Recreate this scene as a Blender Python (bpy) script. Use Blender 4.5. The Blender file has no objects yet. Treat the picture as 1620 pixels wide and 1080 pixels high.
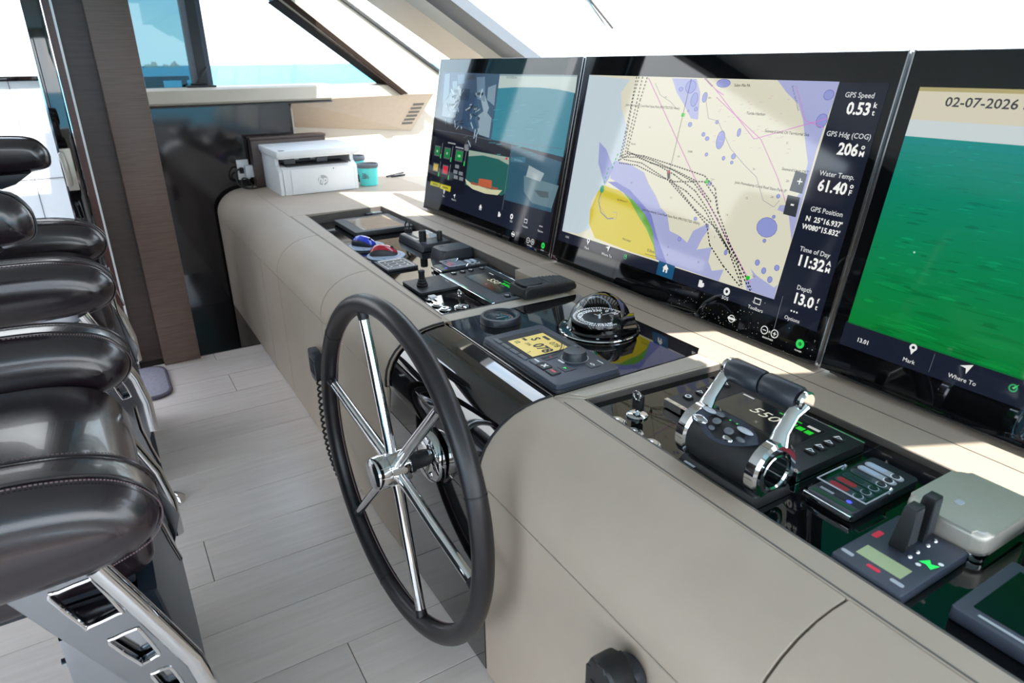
import bpy, bmesh, math, random
from mathutils import Vector, Matrix
random.seed(7)
PI = math.pi
sc = bpy.context.scene
COL = sc.collection

# ---------------------------------------------------------------- camera, sky, sun, exposure
def rad(d): return math.radians(d)
cd = bpy.data.cameras.new('camera'); cam = bpy.data.objects.new('camera', cd); COL.objects.link(cam)
cd.sensor_width = 36.0; cd.sensor_fit = 'HORIZONTAL'; cd.lens = 36.0*1076.3/1620.0
cd.clip_start = 0.02; cd.clip_end = 6000
_p, _a, _r = rad(22.448), rad(30.755), rad(-.777)
_h = Vector((math.sin(_a), math.cos(_a), 0)); _R0 = Vector((math.cos(_a), -math.sin(_a), 0)); _Z = Vector((0, 0, 1))
_F = math.cos(_p)*_h - math.sin(_p)*_Z; _U0 = math.sin(_p)*_h + math.cos(_p)*_Z
_R = math.cos(_r)*_R0 + math.sin(_r)*_U0; _U = -math.sin(_r)*_R0 + math.cos(_r)*_U0
M = Matrix((( _R.x, _U.x, -_F.x, 0), (_R.y, _U.y, -_F.y, 0), (_R.z, _U.z, -_F.z, 1.44), (0, 0, 0, 1)))
cam.matrix_world = M
cd.dof.use_dof = True; cd.dof.focus_distance = 1.9; cd.dof.aperture_fstop = 5.6
sc.camera = cam
sc.view_settings.view_transform = 'Standard'; sc.view_settings.look = 'None'
sc.view_settings.gamma = 1.0; sc.view_settings.use_curve_mapping = False
sc.view_settings.exposure = 0.0

SUN_DIR = Vector((.10, -.62, .78)).normalized()
w = bpy.data.worlds.new('sky'); sc.world = w; w.use_nodes = True
nt = w.node_tree; nt.nodes.clear()
out = nt.nodes.new('ShaderNodeOutputWorld'); bg = nt.nodes.new('ShaderNodeBackground')
tc = nt.nodes.new('ShaderNodeTexCoord'); sep = nt.nodes.new('ShaderNodeSeparateXYZ')
ramp = nt.nodes.new('ShaderNodeValToRGB')
ramp.color_ramp.elements[0].position = 0.0; ramp.color_ramp.elements[0].color = (.84, .93, 1.0, 1)
ramp.color_ramp.elements[1].position = 1.0; ramp.color_ramp.elements[1].color = (.42, .60, .95, 1)
e = ramp.color_ramp.elements.new(.10); e.color = (.74, .89, 1.0, 1)
e = ramp.color_ramp.elements.new(.35); e.color = (.66, .82, 1.0, 1)
nz = nt.nodes.new('ShaderNodeTexNoise'); nz.inputs['Scale'].default_value = 2.6; nz.inputs['Detail'].default_value = 6
mp = nt.nodes.new('ShaderNodeMapping'); mp.inputs['Scale'].default_value = (1, 1, 3.2)
cr = nt.nodes.new('ShaderNodeValToRGB'); cr.color_ramp.elements[0].position = .42; cr.color_ramp.elements[1].position = .64
mx = nt.nodes.new('ShaderNodeMixRGB'); mx.inputs[2].default_value = (1.0, 1.0, 1.0, 1)
nt.links.new(tc.outputs['Generated'], sep.inputs[0]); nt.links.new(sep.outputs['Z'], ramp.inputs[0])
nt.links.new(tc.outputs['Generated'], mp.inputs[0]); nt.links.new(mp.outputs[0], nz.inputs['Vector'])
nt.links.new(nz.outputs[0], cr.inputs[0]); nt.links.new(cr.outputs[0], mx.inputs[0]); nt.links.new(ramp.outputs[0], mx.inputs[1])
nt.links.new(mx.outputs[0], bg.inputs[0]); nt.links.new(bg.outputs[0], out.inputs[0])
bg.inputs[1].default_value = 5.5
sl = bpy.data.lights.new('sun', 'SUN'); sl.energy = 13.0; sl.angle = rad(.6); sl.color = (1, .95, .87)
so = bpy.data.objects.new('sun', sl); COL.objects.link(so)
so.rotation_euler = SUN_DIR.to_track_quat('Z', 'Y').to_euler()

# ---------------------------------------------------------------- materials
def lin(c):
    return tuple(((x/255.)/12.92 if x/255. <= .04045 else ((x/255.+.055)/1.055)**2.4) for x in c)
def mat(name, rgb, rough=.5, metal=0., spec=.5, var=.06, scale=30., bump=0., bscale=200., coat=0., emit=0., stretch=(1, 1, 1), rvar=0.):
    m = bpy.data.materials.new(name); m.use_nodes = True; t = m.node_tree; b = t.nodes['Principled BSDF']
    c = lin(rgb)
    co = t.nodes.new('ShaderNodeTexCoord'); mp = t.nodes.new('ShaderNodeMapping'); mp.inputs['Scale'].default_value = stretch
    t.links.new(co.outputs['Object'], mp.inputs[0])
    n = t.nodes.new('ShaderNodeTexNoise'); n.inputs['Scale'].default_value = scale; n.inputs['Detail'].default_value = 5
    t.links.new(mp.outputs[0], n.inputs['Vector'])
    r = t.nodes.new('ShaderNodeValToRGB')
    r.color_ramp.elements[0].position = .3; r.color_ramp.elements[1].position = .7
    r.color_ramp.elements[0].color = tuple(x*(1-var) for x in c)+(1,); r.color_ramp.elements[1].color = tuple(min(1, x*(1+var)) for x in c)+(1,)
    t.links.new(n.outputs[0], r.inputs[0]); t.links.new(r.outputs[0], b.inputs['Base Color'])
    b.inputs['Roughness'].default_value = rough; b.inputs['Metallic'].default_value = metal
    b.inputs['Specular IOR Level'].default_value = spec; b.inputs['Coat Weight'].default_value = coat; b.inputs['Coat Roughness'].default_value = .03
    if rvar:
        mr = t.nodes.new('ShaderNodeMapRange'); mr.inputs['To Min'].default_value = max(0, rough-rvar); mr.inputs['To Max'].default_value = rough+rvar
        t.links.new(n.outputs[0], mr.inputs['Value']); t.links.new(mr.outputs[0], b.inputs['Roughness'])
    if bump:
        n2 = t.nodes.new('ShaderNodeTexNoise'); n2.inputs['Scale'].default_value = bscale; n2.inputs['Detail'].default_value = 3
        t.links.new(co.outputs['Object'], n2.inputs['Vector'])
        bp = t.nodes.new('ShaderNodeBump'); bp.inputs['Strength'].default_value = bump; bp.inputs['Distance'].default_value = .002
        t.links.new(n2.outputs[0], bp.inputs['Height']); t.links.new(bp.outputs[0], b.inputs['Normal'])
    if emit:
        b.inputs['Emission Color'].default_value = c+(1,); b.inputs['Emission Strength'].default_value = emit
    return m
def glassmat(name, tint, refl=.06):
    m = bpy.data.materials.new(name); m.use_nodes = True; t = m.node_tree; t.nodes.clear()
    o = t.nodes.new('ShaderNodeOutputMaterial'); mixs = t.nodes.new('ShaderNodeMixShader')
    tr = t.nodes.new('ShaderNodeBsdfTransparent'); tr.inputs[0].default_value = tint+(1,)
    gl = t.nodes.new('ShaderNodeBsdfGlossy'); gl.inputs['Roughness'].default_value = .02
    lw = t.nodes.new('ShaderNodeLayerWeight'); lw.inputs[0].default_value = .5
    pw = t.nodes.new('ShaderNodeMath'); pw.operation = 'POWER'; pw.inputs[1].default_value = 5.0
    mr = t.nodes.new('ShaderNodeMapRange'); mr.inputs['To Min'].default_value = .04; mr.inputs['To Max'].default_value = 1.0
    t.links.new(lw.outputs['Facing'], pw.inputs[0]); t.links.new(pw.outputs[0], mr.inputs['Value'])
    t.links.new(mr.outputs[0], mixs.inputs[0]); t.links.new(tr.outputs[0], mixs.inputs[1]); t.links.new(gl.outputs[0], mixs.inputs[2])
    t.links.new(mixs.outputs[0], o.inputs[0]); return m
def gfxmat(name, gloss=.06, strength=1.0):
    m = bpy.data.materials.new(name); m.use_nodes = True; t = m.node_tree; b = t.nodes['Principled BSDF']
    a = t.nodes.new('ShaderNodeAttribute'); a.attribute_name = 'Col'
    b.inputs['Base Color'].default_value = (.004, .004, .005, 1); b.inputs['Roughness'].default_value = gloss
    t.links.new(a.outputs['Color'], b.inputs['Emission Color']); b.inputs['Emission Strength'].default_value = strength
    return m
def printmat(name, rough=.4):
    m = bpy.data.materials.new(name); m.use_nodes = True; t = m.node_tree; b = t.nodes['Principled BSDF']
    a = t.nodes.new('ShaderNodeAttribute'); a.attribute_name = 'Col'
    t.links.new(a.outputs['Color'], b.inputs['Base Color']); b.inputs['Roughness'].default_value = rough
    return m
def grain(name, c0, c1, rough, stretch, coat=0., scale=6., bump=.15):
    m = mat(name, c0, rough=rough, coat=coat); t = m.node_tree; b = t.nodes['Principled BSDF']
    co = t.nodes.new('ShaderNodeTexCoord'); mp = t.nodes.new('ShaderNodeMapping'); mp.inputs['Scale'].default_value = stretch
    oi = t.nodes.new('ShaderNodeObjectInfo'); ad = t.nodes.new('ShaderNodeVectorMath'); ad.operation = 'ADD'
    vm = t.nodes.new('ShaderNodeVectorMath'); vm.operation = 'SCALE'; vm.inputs[0].default_value = (7, 13, 5)
    t.links.new(oi.outputs['Random'], vm.inputs['Scale']); t.links.new(co.outputs['Object'], ad.inputs[0]); t.links.new(vm.outputs[0], ad.inputs[1])
    n = t.nodes.new('ShaderNodeTexNoise'); n.inputs['Scale'].default_value = scale; n.inputs['Detail'].default_value = 8; n.inputs['Distortion'].default_value = .6
    r = t.nodes.new('ShaderNodeValToRGB'); r.color_ramp.elements[0].position = .32; r.color_ramp.elements[1].position = .68
    r.color_ramp.elements[0].color = lin(c0)+(1,); r.color_ramp.elements[1].color = lin(c1)+(1,)
    t.links.new(ad.outputs[0], mp.inputs[0]); t.links.new(mp.outputs[0], n.inputs['Vector']); t.links.new(n.outputs[0], r.inputs[0])
    hs = t.nodes.new('ShaderNodeHueSaturation'); mr = t.nodes.new('ShaderNodeMapRange')
    mr.inputs['To Min'].default_value = .93; mr.inputs['To Max'].default_value = 1.05
    t.links.new(oi.outputs['Random'], mr.inputs['Value']); t.links.new(mr.outputs[0], hs.inputs['Value'])
    t.links.new(r.outputs[0], hs.inputs['Color']); t.links.new(hs.outputs[0], b.inputs['Base Color'])
    bp = t.nodes.new('ShaderNodeBump'); bp.inputs['Strength'].default_value = bump; bp.inputs['Distance'].default_value = .002
    t.links.new(n.outputs[0], bp.inputs['Height']); t.links.new(bp.outputs[0], b.inputs['Normal'])
    return m

BEIGE = mat('beige_leatherette', (174, 159, 144), rough=.48, var=.03, scale=8, bump=.05, bscale=900, spec=.4)
BEIGE2 = mat('beige_trim', (184, 174, 160), rough=.45, var=.02, scale=10)
TAUPE = mat('taupe_tray_side', (92, 86, 82), rough=.5, var=.04)
BLACKGLASS = mat('black_glass', (7, 8, 9), rough=.03, spec=.6, var=.1)
LACQUER = mat('black_lacquer', (9, 8, 9), rough=.035, spec=.65, var=.1, coat=.6)
FASC = mat('tan_fascia', (182, 164, 146), rough=.5, var=.03)
DARKLAC = mat('dark_brown_lacquer', (30, 24, 26), rough=.07, spec=.6, var=.15, scale=4)
BLACKMATTE = mat('black_plastic', (24, 25, 28), rough=.45, var=.08, bump=.05)
BLACKSOFT = mat('charcoal_plastic', (40, 44, 52), rough=.38, var=.06)
NAVYPL = mat('slate_plastic', (56, 62, 76), rough=.4, var=.05)
RUBBER = mat('black_rubber', (17, 17, 19), rough=.6, var=.1)
CHROME = mat('chrome', (228, 228, 230), rough=.045, metal=1, var=.02)
STEEL = mat('polished_steel', (200, 202, 205), rough=.09, metal=1, var=.04, scale=12)
BRUSHED = mat('brushed_metal', (186, 180, 170), rough=.4, metal=.45, var=.05, scale=40, stretch=(1, 12, 1))
STEEL2 = mat('satin_steel', (158, 160, 165), rough=.13, metal=1, var=.05, scale=9)
LEATHER = mat('black_leather', (32, 23, 29), rough=.25, spec=.7, var=.12, scale=14, bump=.08, bscale=420, rvar=.04, coat=.25)
WHEELRIM = mat('wheel_leather', (30, 27, 30), rough=.36, spec=.5, var=.08, bump=.1, bscale=500)
THREAD = mat('grey_thread', (120, 100, 104), rough=.7)
WHITEPL = mat('white_plastic', (226, 228, 230), rough=.35, var=.01)
WHITEGEL = mat('white_gelcoat', (235, 236, 236), rough=.3, var=.01)
GREYPL = mat('grey_plastic', (92, 97, 104), rough=.45, var=.04)
DARKGREY = mat('dark_grey_plastic', (55, 57, 60), rough=.45)
TEAL = mat('teal_enamel', (88, 205, 200), rough=.35, var=.02)
RUG = mat('grey_rug', (150, 146, 158), rough=.95, var=.12, scale=60, bump=.8, bscale=300)
RUGEDGE = mat('rug_binding', (88, 84, 96), rough=.9, bump=.3)
CEIL = mat('ceiling_white', (226, 222, 214), rough=.7)
REDDARK = mat('dark_red_wood', (84, 46, 40), rough=.35, var=.15, stretch=(1, 1, 6))
BLUEMOUSE = mat('blue_gloss', (36, 62, 190), rough=.12, coat=.7, var=.1)
REDMOUSE = mat('red_gloss', (176, 34, 50), rough=.15, coat=.6, var=.08)
PADMAT = mat('pale_blue_pad', (178, 192, 212), rough=.5, var=.05)
AMBER = mat('amber_lcd', (214, 190, 104), rough=.25, emit=.45, var=.01)
GREENLCD = mat('green_lcd', (150, 166, 130), rough=.3, emit=.25, var=.01)
RED = mat('red_lens', (200, 40, 66), rough=.3, emit=.25)
GREENLED = mat('green_led', (40, 220, 90), rough=.3, emit=.8)
SILVERPR = mat('silver_print', (176, 180, 188), rough=.35)
WHITEPR = mat('white_print', (230, 232, 236), rough=.4, emit=.15)
BLACKPR = mat('black_print', (14, 14, 12), rough=.5)
CREAMREF = mat('touch_glass', (40, 38, 36), rough=.04, spec=.9, coat=1)
WOODCOL = grain('wenge_veneer', (88, 70, 62), (108, 89, 80), .42, (1.5, 1.5, 60), scale=4, bump=.12)
WOODDK = grain('dark_veneer', (60, 43, 39), (73, 56, 51), .42, (1.2, 1.2, 16), scale=5, bump=.1)
PLANK = grain('limed_oak', (217, 205, 198), (226, 215, 209), .27, (1.4, 20, 1), scale=3.0, bump=.025)
GROUT = mat('plank_joint', (120, 108, 100), rough=.8)
TINT = glassmat('tinted_glass', (.22, .33, .36))
CLEAR = glassmat('clear_glass', (.93, .96, .96))
DOMEGL = glassmat('dome_glass', (.92, .95, .97))
LIDGL = glassmat('lid_glass', (.80, .83, .88))
GFX = gfxmat('screen_pixels')
GFXS = gfxmat('small_screen_pixels', .1)
PRINT = printmat('ink_print')

# ---------------------------------------------------------------- mesh helpers
AX = {'z': lambda a, b, h: (a, b, h), 'y': lambda a, b, h: (a, h, b), 'x': lambda a, b, h: (h, a, b)}
_TXT = {}
def text_geo(s, bold=0.):
    k = (s, bold)
    if k not in _TXT:
        cu = bpy.data.curves.new('t', 'FONT'); cu.body = s; cu.size = 1.0; cu.offset = bold; cu.resolution_u = 2
        cu.align_x = 'LEFT'
        o = bpy.data.objects.new('t', cu); COL.objects.link(o)
        dg = bpy.context.evaluated_depsgraph_get(); me = bpy.data.meshes.new_from_object(o.evaluated_get(dg))
        v = [tuple(x.co) for x in me.vertices]; f = [tuple(p.vertices) for p in me.polygons]
        wd = max([x[0] for x in v], default=0)
        _TXT[k] = (v, f, wd); bpy.data.objects.remove(o); bpy.data.curves.remove(cu); bpy.data.meshes.remove(me)
    return _TXT[k]
class MB:
    def __init__(s): s.v = []; s.f = []; s.c = []; s.hascol = False
    def add(s, v, f, col=None):
        n = len(s.v); s.v += [tuple(x) for x in v]; s.f += [tuple(i+n for i in q) for q in f]
        s.c += [col]*len(f)
        if col is not None: s.hascol = True
        return s
    def bm(s, b, col=None):
        bmesh.ops.recalc_face_normals(b, faces=b.faces)
        b.verts.index_update(); s.add([v.co[:] for v in b.verts], [[v.index for v in f.verts] for f in b.faces], col); b.free(); return s
    def box(s, x0, x1, y0, y1, z0, z1, b=0., seg=2, col=None):
        m = bmesh.new(); bmesh.ops.create_cube(m, size=1)
        for v in m.verts: v.co = ((x0+x1)/2+v.co.x*(x1-x0), (y0+y1)/2+v.co.y*(y1-y0), (z0+z1)/2+v.co.z*(z1-z0))
        if b: bmesh.ops.bevel(m, geom=list(m.edges), offset=b, segments=seg, affect='EDGES', profile=.6)
        return s.bm(m, col)
    def prism(s, pts, h0, h1, axis='z', b=0., seg=2, col=None, top=None):
        m = bmesh.new(); A = AX[axis]; tp = top or pts
        lo = [m.verts.new(A(p[0], p[1], h0)) for p in pts]; hi = [m.verts.new(A(p[0], p[1], h1)) for p in tp]
        f1 = m.faces.new(lo); f2 = m.faces.new(hi); n = len(pts)
        for i in range(n): m.faces.new((lo[i], lo[(i+1) % n], hi[(i+1) % n], hi[i]))
        if b:
            ed = set(f2.edges) | set(f1.edges)
            bmesh.ops.bevel(m, geom=list(ed), offset=b, segments=seg, affect='EDGES', profile=.6)
        return s.bm(m, col)
    def flat(s, pts, h, axis='z', col=None):
        A = AX[axis]; s.add([A(p[0], p[1], h) for p in pts], [tuple(range(len(pts)))], col); return s
    def lathe(s, prof, c=(0, 0, 0), axis='z', n=32, col=None):
        v = []; f = []; A = AX[axis]
        for r, h in prof:
            for i in range(n):
                a = 2*PI*i/n; x, y, z = A(r*math.cos(a), r*math.sin(a), h); v.append((c[0]+x, c[1]+y, c[2]+z))
        for k in range(len(prof)-1):
            for i in range(n):
                j = (i+1) % n; f.append((k*n+i, k*n+j, (k+1)*n+j, (k+1)*n+i))
        m = bmesh.new(); vs = [m.verts.new(x) for x in v]
        for q in f: m.faces.new([vs[i] for i in q])
        if prof[0][0] > 1e-6 and prof[0] != prof[-1]: m.faces.new(vs[:n])
        if prof[-1][0] > 1e-6 and prof[0] != prof[-1]: m.faces.new(vs[-n:])
        bmesh.ops.remove_doubles(m, verts=m.verts, dist=1e-6)
        return s.bm(m, col)
    def cyl(s, p0, p1, r0, r1=None, n=20, col=None):
        return s.tube([p0, p1], [r0, r0 if r1 is None else r1], n, col=col)
    def tube(s, path, r, n=10, closed=False, col=None, flat=1.):
        P = [Vector(p) for p in path]; N = len(P); R = r if isinstance(r, (list, tuple)) else [r]*N
        t0 = (P[1]-P[0]).normalized(); up = Vector((0, 0, 1)) if abs(t0.z) < .9 else Vector((1, 0, 0))
        nrm = (up-up.dot(t0)*t0).normalized(); v = []; f = []
        for i in range(N):
            if closed: t = (P[(i+1) % N]-P[i-1]).normalized()
            else: t = (P[min(i+1, N-1)]-P[max(i-1, 0)]).normalized()
            nrm = (nrm-nrm.dot(t)*t).normalized(); bn = t.cross(nrm)
            for k in range(n):
                a = 2*PI*k/n; v.append(P[i]+R[i]*(math.cos(a)*nrm*flat+math.sin(a)*bn))
        for i in range(N if closed else N-1):
            j = (i+1) % N
            for k in range(n):
                l = (k+1) % n; f.append((i*n+k, i*n+l, j*n+l, j*n+k))
        if not closed: f += [tuple(range(n))[::-1], tuple(range((N-1)*n, N*n))]
        return s.add(v, f, col)
    def pillow(s, prof, y0, y1, r, k=5, axis='y', col=None, rp=None, bulge=0.):
        # closed outline extruded along one axis with rounded rims
        n = len(prof); A = AX[axis]; v = []; f = []
        def inset(d):
            o = []
            for i in range(n):
                p, a, b = Vector(prof[i]), Vector(prof[i-1]), Vector(prof[(i+1) % n])
                t = (b-a).normalized(); o.append(p+Vector((-t.y, t.x))*d)
            return o
        area = sum(prof[i][0]*prof[(i+1) % n][1]-prof[(i+1) % n][0]*prof[i][1] for i in range(n))
        sg = 1 if area > 0 else -1
        rp = rp or r
        rings = [(y0+r*(1-math.cos(PI/2*i/k)), rp*(1-math.sin(PI/2*i/k))) for i in range(k+1)]
        rings += [(y1-(h-y0), d) for h, d in reversed(rings)]
        for h, d in rings:
            for p in inset(sg*d): v.append(A(p.x, p.y, h))
        for q in range(len(rings)-1):
            for i in range(n):
                j = (i+1) % n; f.append((q*n+i, q*n+j, (q+1)*n+j, (q+1)*n+i))
        for base, hh, sd in ((0, rings[0][0], -1), ((len(rings)-1)*n, rings[-1][0], 1)):
            # close each end as a strip of quads between the upper and lower outline
            hn = n//2; mid = []
            for i in range(hn):
                a, b = Vector(v[base+i]), Vector(v[base+n-1-i]); c = (a+b)/2; bl = min(.25*(a-b).length, bulge)
                o = Vector(A(0, 0, 1)); mid.append(len(v)); v.append(tuple(c+o*sd*bl))
            for i in range(hn-1):
                f.append((base+i, base+i+1, mid[i+1], mid[i])); f.append((mid[i], mid[i+1], base+n-2-i, base+n-1-i))
            f.append((base, mid[0], base+n-1))
            if n % 2 == 0: f.append((base+hn-1, base+hn, mid[hn-1]))
            else: f.append((base+hn-1, base+hn, mid[hn-1])); f.append((base+hn, base+hn+1, mid[hn-1]))
        m = bmesh.new(); vs = [m.verts.new(x) for x in v]
        for q in f: m.faces.new([vs[i] for i in q])
        return s.bm(m, col)
    def dome(s, c, rx, ry, rz, n=24, k=8, zmin=0., col=None):
        prof = [(math.cos(PI/2*i/k), math.sin(PI/2*i/k)) for i in range(k)]+[(0, 1)]
        a = MB().lathe(prof, n=n); s.add([(c[0]+x*rx, c[1]+y*ry, c[2]+z*rz) for x, y, z in a.v], a.f, col); return s
    def text(s, t, u, v, size, h, col=None, align='c', bold=0., axis='z', sx=1., rot=0., flip=False, shear=0.):
        V, Fc, wd = text_geo(t, bold); o = {'c': wd/2, 'l': 0, 'r': wd}[align]; A = AX[axis]; pts = []
        for x, y, z in V:
            a = (x-o+shear*y)*size*sx*(-1 if flip else 1); b = y*size
            pts.append(A(u+a*math.cos(rot)-b*math.sin(rot), v+a*math.sin(rot)+b*math.cos(rot), h))
        s.add(pts, Fc, col); return s
    def ring(s, u, v, r0, r1, h, n=24, a0=0., a1=2*PI, col=None, sy=1.):
        P = []; full = abs(a1-a0-2*PI) < 1e-6; k = n if full else n+1
        for i in range(k):
            a = a0+(a1-a0)*i/n; P += [(u+r0*math.cos(a), v+r0*sy*math.sin(a), h), (u+r1*math.cos(a), v+r1*sy*math.sin(a), h)]
        f = [(2*i, 2*i+1, (2*i+3) % len(P), (2*i+2) % len(P)) for i in range(n)]
        s.add(P, f, col); return s
    def line(s, pts, wd, h, col=None, dash=None):
        pts = [Vector(p) for p in pts]; acc = 0.
        for a, b in zip(pts[:-1], pts[1:]):
            d = b-a; L = d.length
            if L < 1e-6: continue
            t = d/L; nn = Vector((-t.y, t.x))*wd/2; segs = [(0, L)]
            if dash:
                segs = []; q = 0
                while q < L: segs.append((q, min(L, q+dash[0]))); q += dash[0]+dash[1]
            for q0, q1 in segs:
                c = [a+t*q0+nn, a+t*q1+nn, a+t*q1-nn, a+t*q0-nn]; s.flat([(x.x, x.y) for x in c], h, col=col)
        return s
def smooth(pts, n=4, closed=True):
    P = [Vector(p) for p in pts]; N = len(P); o = []
    for i in range(N if closed else N-1):
        g = lambda k: P[k % N] if closed else P[max(0, min(N-1, k))]
        a, b, c, d = g(i-1), g(i), g(i+1), g(i+2)
        for j in range(n):
            t = j/n; o.append(.5*((2*b)+(-a+c)*t+(2*a-5*b+4*c-d)*t*t+(-a+3*b-3*c+d)*t**3))
    if not closed: o.append(P[-1])
    return [tuple(x) for x in o]
def rrect(x0, x1, y0, y1, r, k=4):
    o = []
    for cx, cy, a0 in ((x1-r, y1-r, 0), (x0+r, y1-r, 90), (x0+r, y0+r, 180), (x1-r, y0+r, 270)):
        for i in range(k+1):
            a = rad(a0+90*i/k); o.append((cx+r*math.cos(a), cy+r*math.sin(a)))
    return o
def circ(x, y, r, n=16, sy=1.): return [(x+r*math.cos(2*PI*i/n), y+r*sy*math.sin(2*PI*i/n)) for i in range(n)]

# ---------------------------------------------------------------- object helpers
def tag(o, label=None, cat=None, group=None, kind=None):
    if label: o['label'] = label
    if cat: o['category'] = cat
    if group: o['group'] = group
    if kind: o['kind'] = kind
    return o
def thing(name, label, cat, loc=(0, 0, 0), group=None, mtx=None):
    o = bpy.data.objects.new(name, None); o.empty_display_size = .05; COL.objects.link(o)
    if mtx is not None: o.matrix_world = mtx
    else: o.location = loc
    return tag(o, label, cat, group)
def part(name, mb, m, parent=None, world=False, sharp=35, label=None, kind=None):
    v = mb.v
    if parent is not None and world:
        r = parent
        while r.parent: r = r.parent
        inv = r.matrix_basis.inverted(); v = [tuple(inv @ Vector(x)) for x in v]
    me = bpy.data.meshes.new(name); me.from_pydata(v, [], mb.f); me.validate()
    me.materials.append(m); me.shade_smooth()
    try: me.set_sharp_from_angle(angle=rad(sharp))
    except Exception: pass
    if mb.hascol:
        at = me.color_attributes.new('Col', 'FLOAT_COLOR', 'CORNER')
        for p, c in zip(me.polygons, mb.c):
            for li in p.loop_indices: at.data[li].color = (c or (0, 0, 0))[:3]+(1,)
    o = bpy.data.objects.new(name, me); COL.objects.link(o)
    if parent is not None: o.parent = parent
    if label: o['label'] = label
    if kind: o['kind'] = kind
    return o
def struct(name, mb, m, parent=None):
    o = part(name, mb, m, parent)
    if parent is None: o['kind'] = 'structure'
    return o
def copy_thing(src, loc, label, rot=None, group=None):
    c = src.copy(); COL.objects.link(c); c.location = loc
    if rot is not None: c.rotation_euler = rot
    c['label'] = label
    if group: c['group'] = group
    def rec(a, b):
        for ch in list(a.children):
            d = ch.copy(); COL.objects.link(d); d.parent = b; rec(ch, d)
    rec(src, c); return c
RZ = Matrix.Rotation(rad(-90), 4, 'Z')      # local x runs to -Y (right for the helmsman), local y runs forward (+X)
def dev(name, label, cat, x, y, z, group=None):
    return thing(name, label, cat, group=group, mtx=Matrix.Translation((x, y, z+.0006)) @ RZ)
# ================================================================ ROOM SHELL
DZ = .735                                     # desk top height
# floor slab + planks
struct('floor', MB().box(-4.0, 1.70, -2.6, 4.55, -.06, -.0045), GROUT)
FLOOR = bpy.data.objects['floor']
def plank(x0, x1, y0, y1):
    g = .0012
    part('plank', MB().box(x0+g, x1-g, y0+g, y1-g, -.004, 0, b=.0009, seg=1), PLANK, FLOOR)
joints = {0: [], 1: [.361], 2: [-.62], 3: [], 4: [-.30], 5: [-.55, .98], 6: [], 7: [.052], 8: [-.75], 9: [.40-.42], 10: [.318], 11: [-.4], 12: [.2], 13: [-.6], 14: [], 15: [.1]}
P0 = 3.397; PW = .2195
for i in range(-1, 22):
    y1 = P0-(i)*PW+PW if i >= 0 else P0+2*PW; y0 = y1-PW
    if i == -1: y1 = 3.72; y0 = P0+PW
    ym = y1
    xs = [-4.0]; j = joints.get(i, None)
    xs += [-2.3+((i*37) % 11)*.09]
    xs += (j if j is not None else [-.5+((i*53) % 13)*.07])
    xs += [.60]; xs = sorted(x for x in xs if x <= .6)
    for a, b in zip(xs[:-1], xs[1:]):
        if b-a > .02: plank(a, b, y0, y1)
struct('trim_1', MB().box(.275, .587, 3.7205, 4.555, -.004, .004).box(-4, .2745, 3.7205, 3.9, -.004, -.001), LACQUER)      # gloss sole at the foot of the side wall
# port side wall (dark gloss), beige panel forward of it
W = 4.50
struct('wall_port', MB().box(-.08, 1.125, W+.06, W+.12, -.05, 1.215), DARKLAC)
fa = MB(); fv = [(1.125, W+.0, 1.228), (2.085, W+.0, 1.238), (1.985, W+.20, .985), (1.125, W+.20, 1.06)]
fv = fv+[(x, y+.02, z+.02) for x, y, z in fv]
fa.add(fv, [(0, 1, 2, 3), (7, 6, 5, 4), (0, 4, 5, 1), (1, 5, 6, 2), (2, 6, 7, 3), (3, 7, 4, 0)])
struct('wall_port_forward', fa, FASC)
struct('wall_port_lower', MB().box(1.125, 2.55, W+.205, W+.24, .60, 1.10).box(1.1255, 1.135, W+.06, W+.21, .60, 1.20).box(2.0, 2.56, W+.205, W+.24, 1.10, 1.34), BEIGE2)
wp = bpy.data.objects['wall_port_forward']
for i in range(6):
    t_ = .25+i*.10; x = 2.085-.10*t_-.05; y = W+.20*t_; z = 1.238-.253*t_
    part('vent_slat', MB().add([(x-.06, y-.004, z), (x+.02, y-.004, z), (x+.016, y+.006, z-.013), (x-.064, y+.006, z-.013), (x-.06, y+.010, z+.012), (x+.02, y+.010, z+.012)], [(0, 1, 2, 3), (0, 4, 5, 1)]), TAUPE, wp)
# window sill
sill = MB(); sill.prism([(W-.05, 1.228), (W-.06, 1.24), (W-.06, 1.305), (W-.04, 1.318), (W+.20, 1.318), (W+.20, 1.222), (W-.03, 1.222)], -.08, 1.36, 'x')
struct('trim_2', sill, BEIGE2)
struct('trim_3', MB().box(.30, 1.36, W-.055, W+.06, 1.214, 1.2215), BLACKMATTE)
struct('trim_4', MB().prism([(W-.0, 1.236), (W-.0, 1.300), (W+.20, 1.310), (W+.20, 1.236)], 1.36, 2.12, 'x'), BEIGE2)
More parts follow.
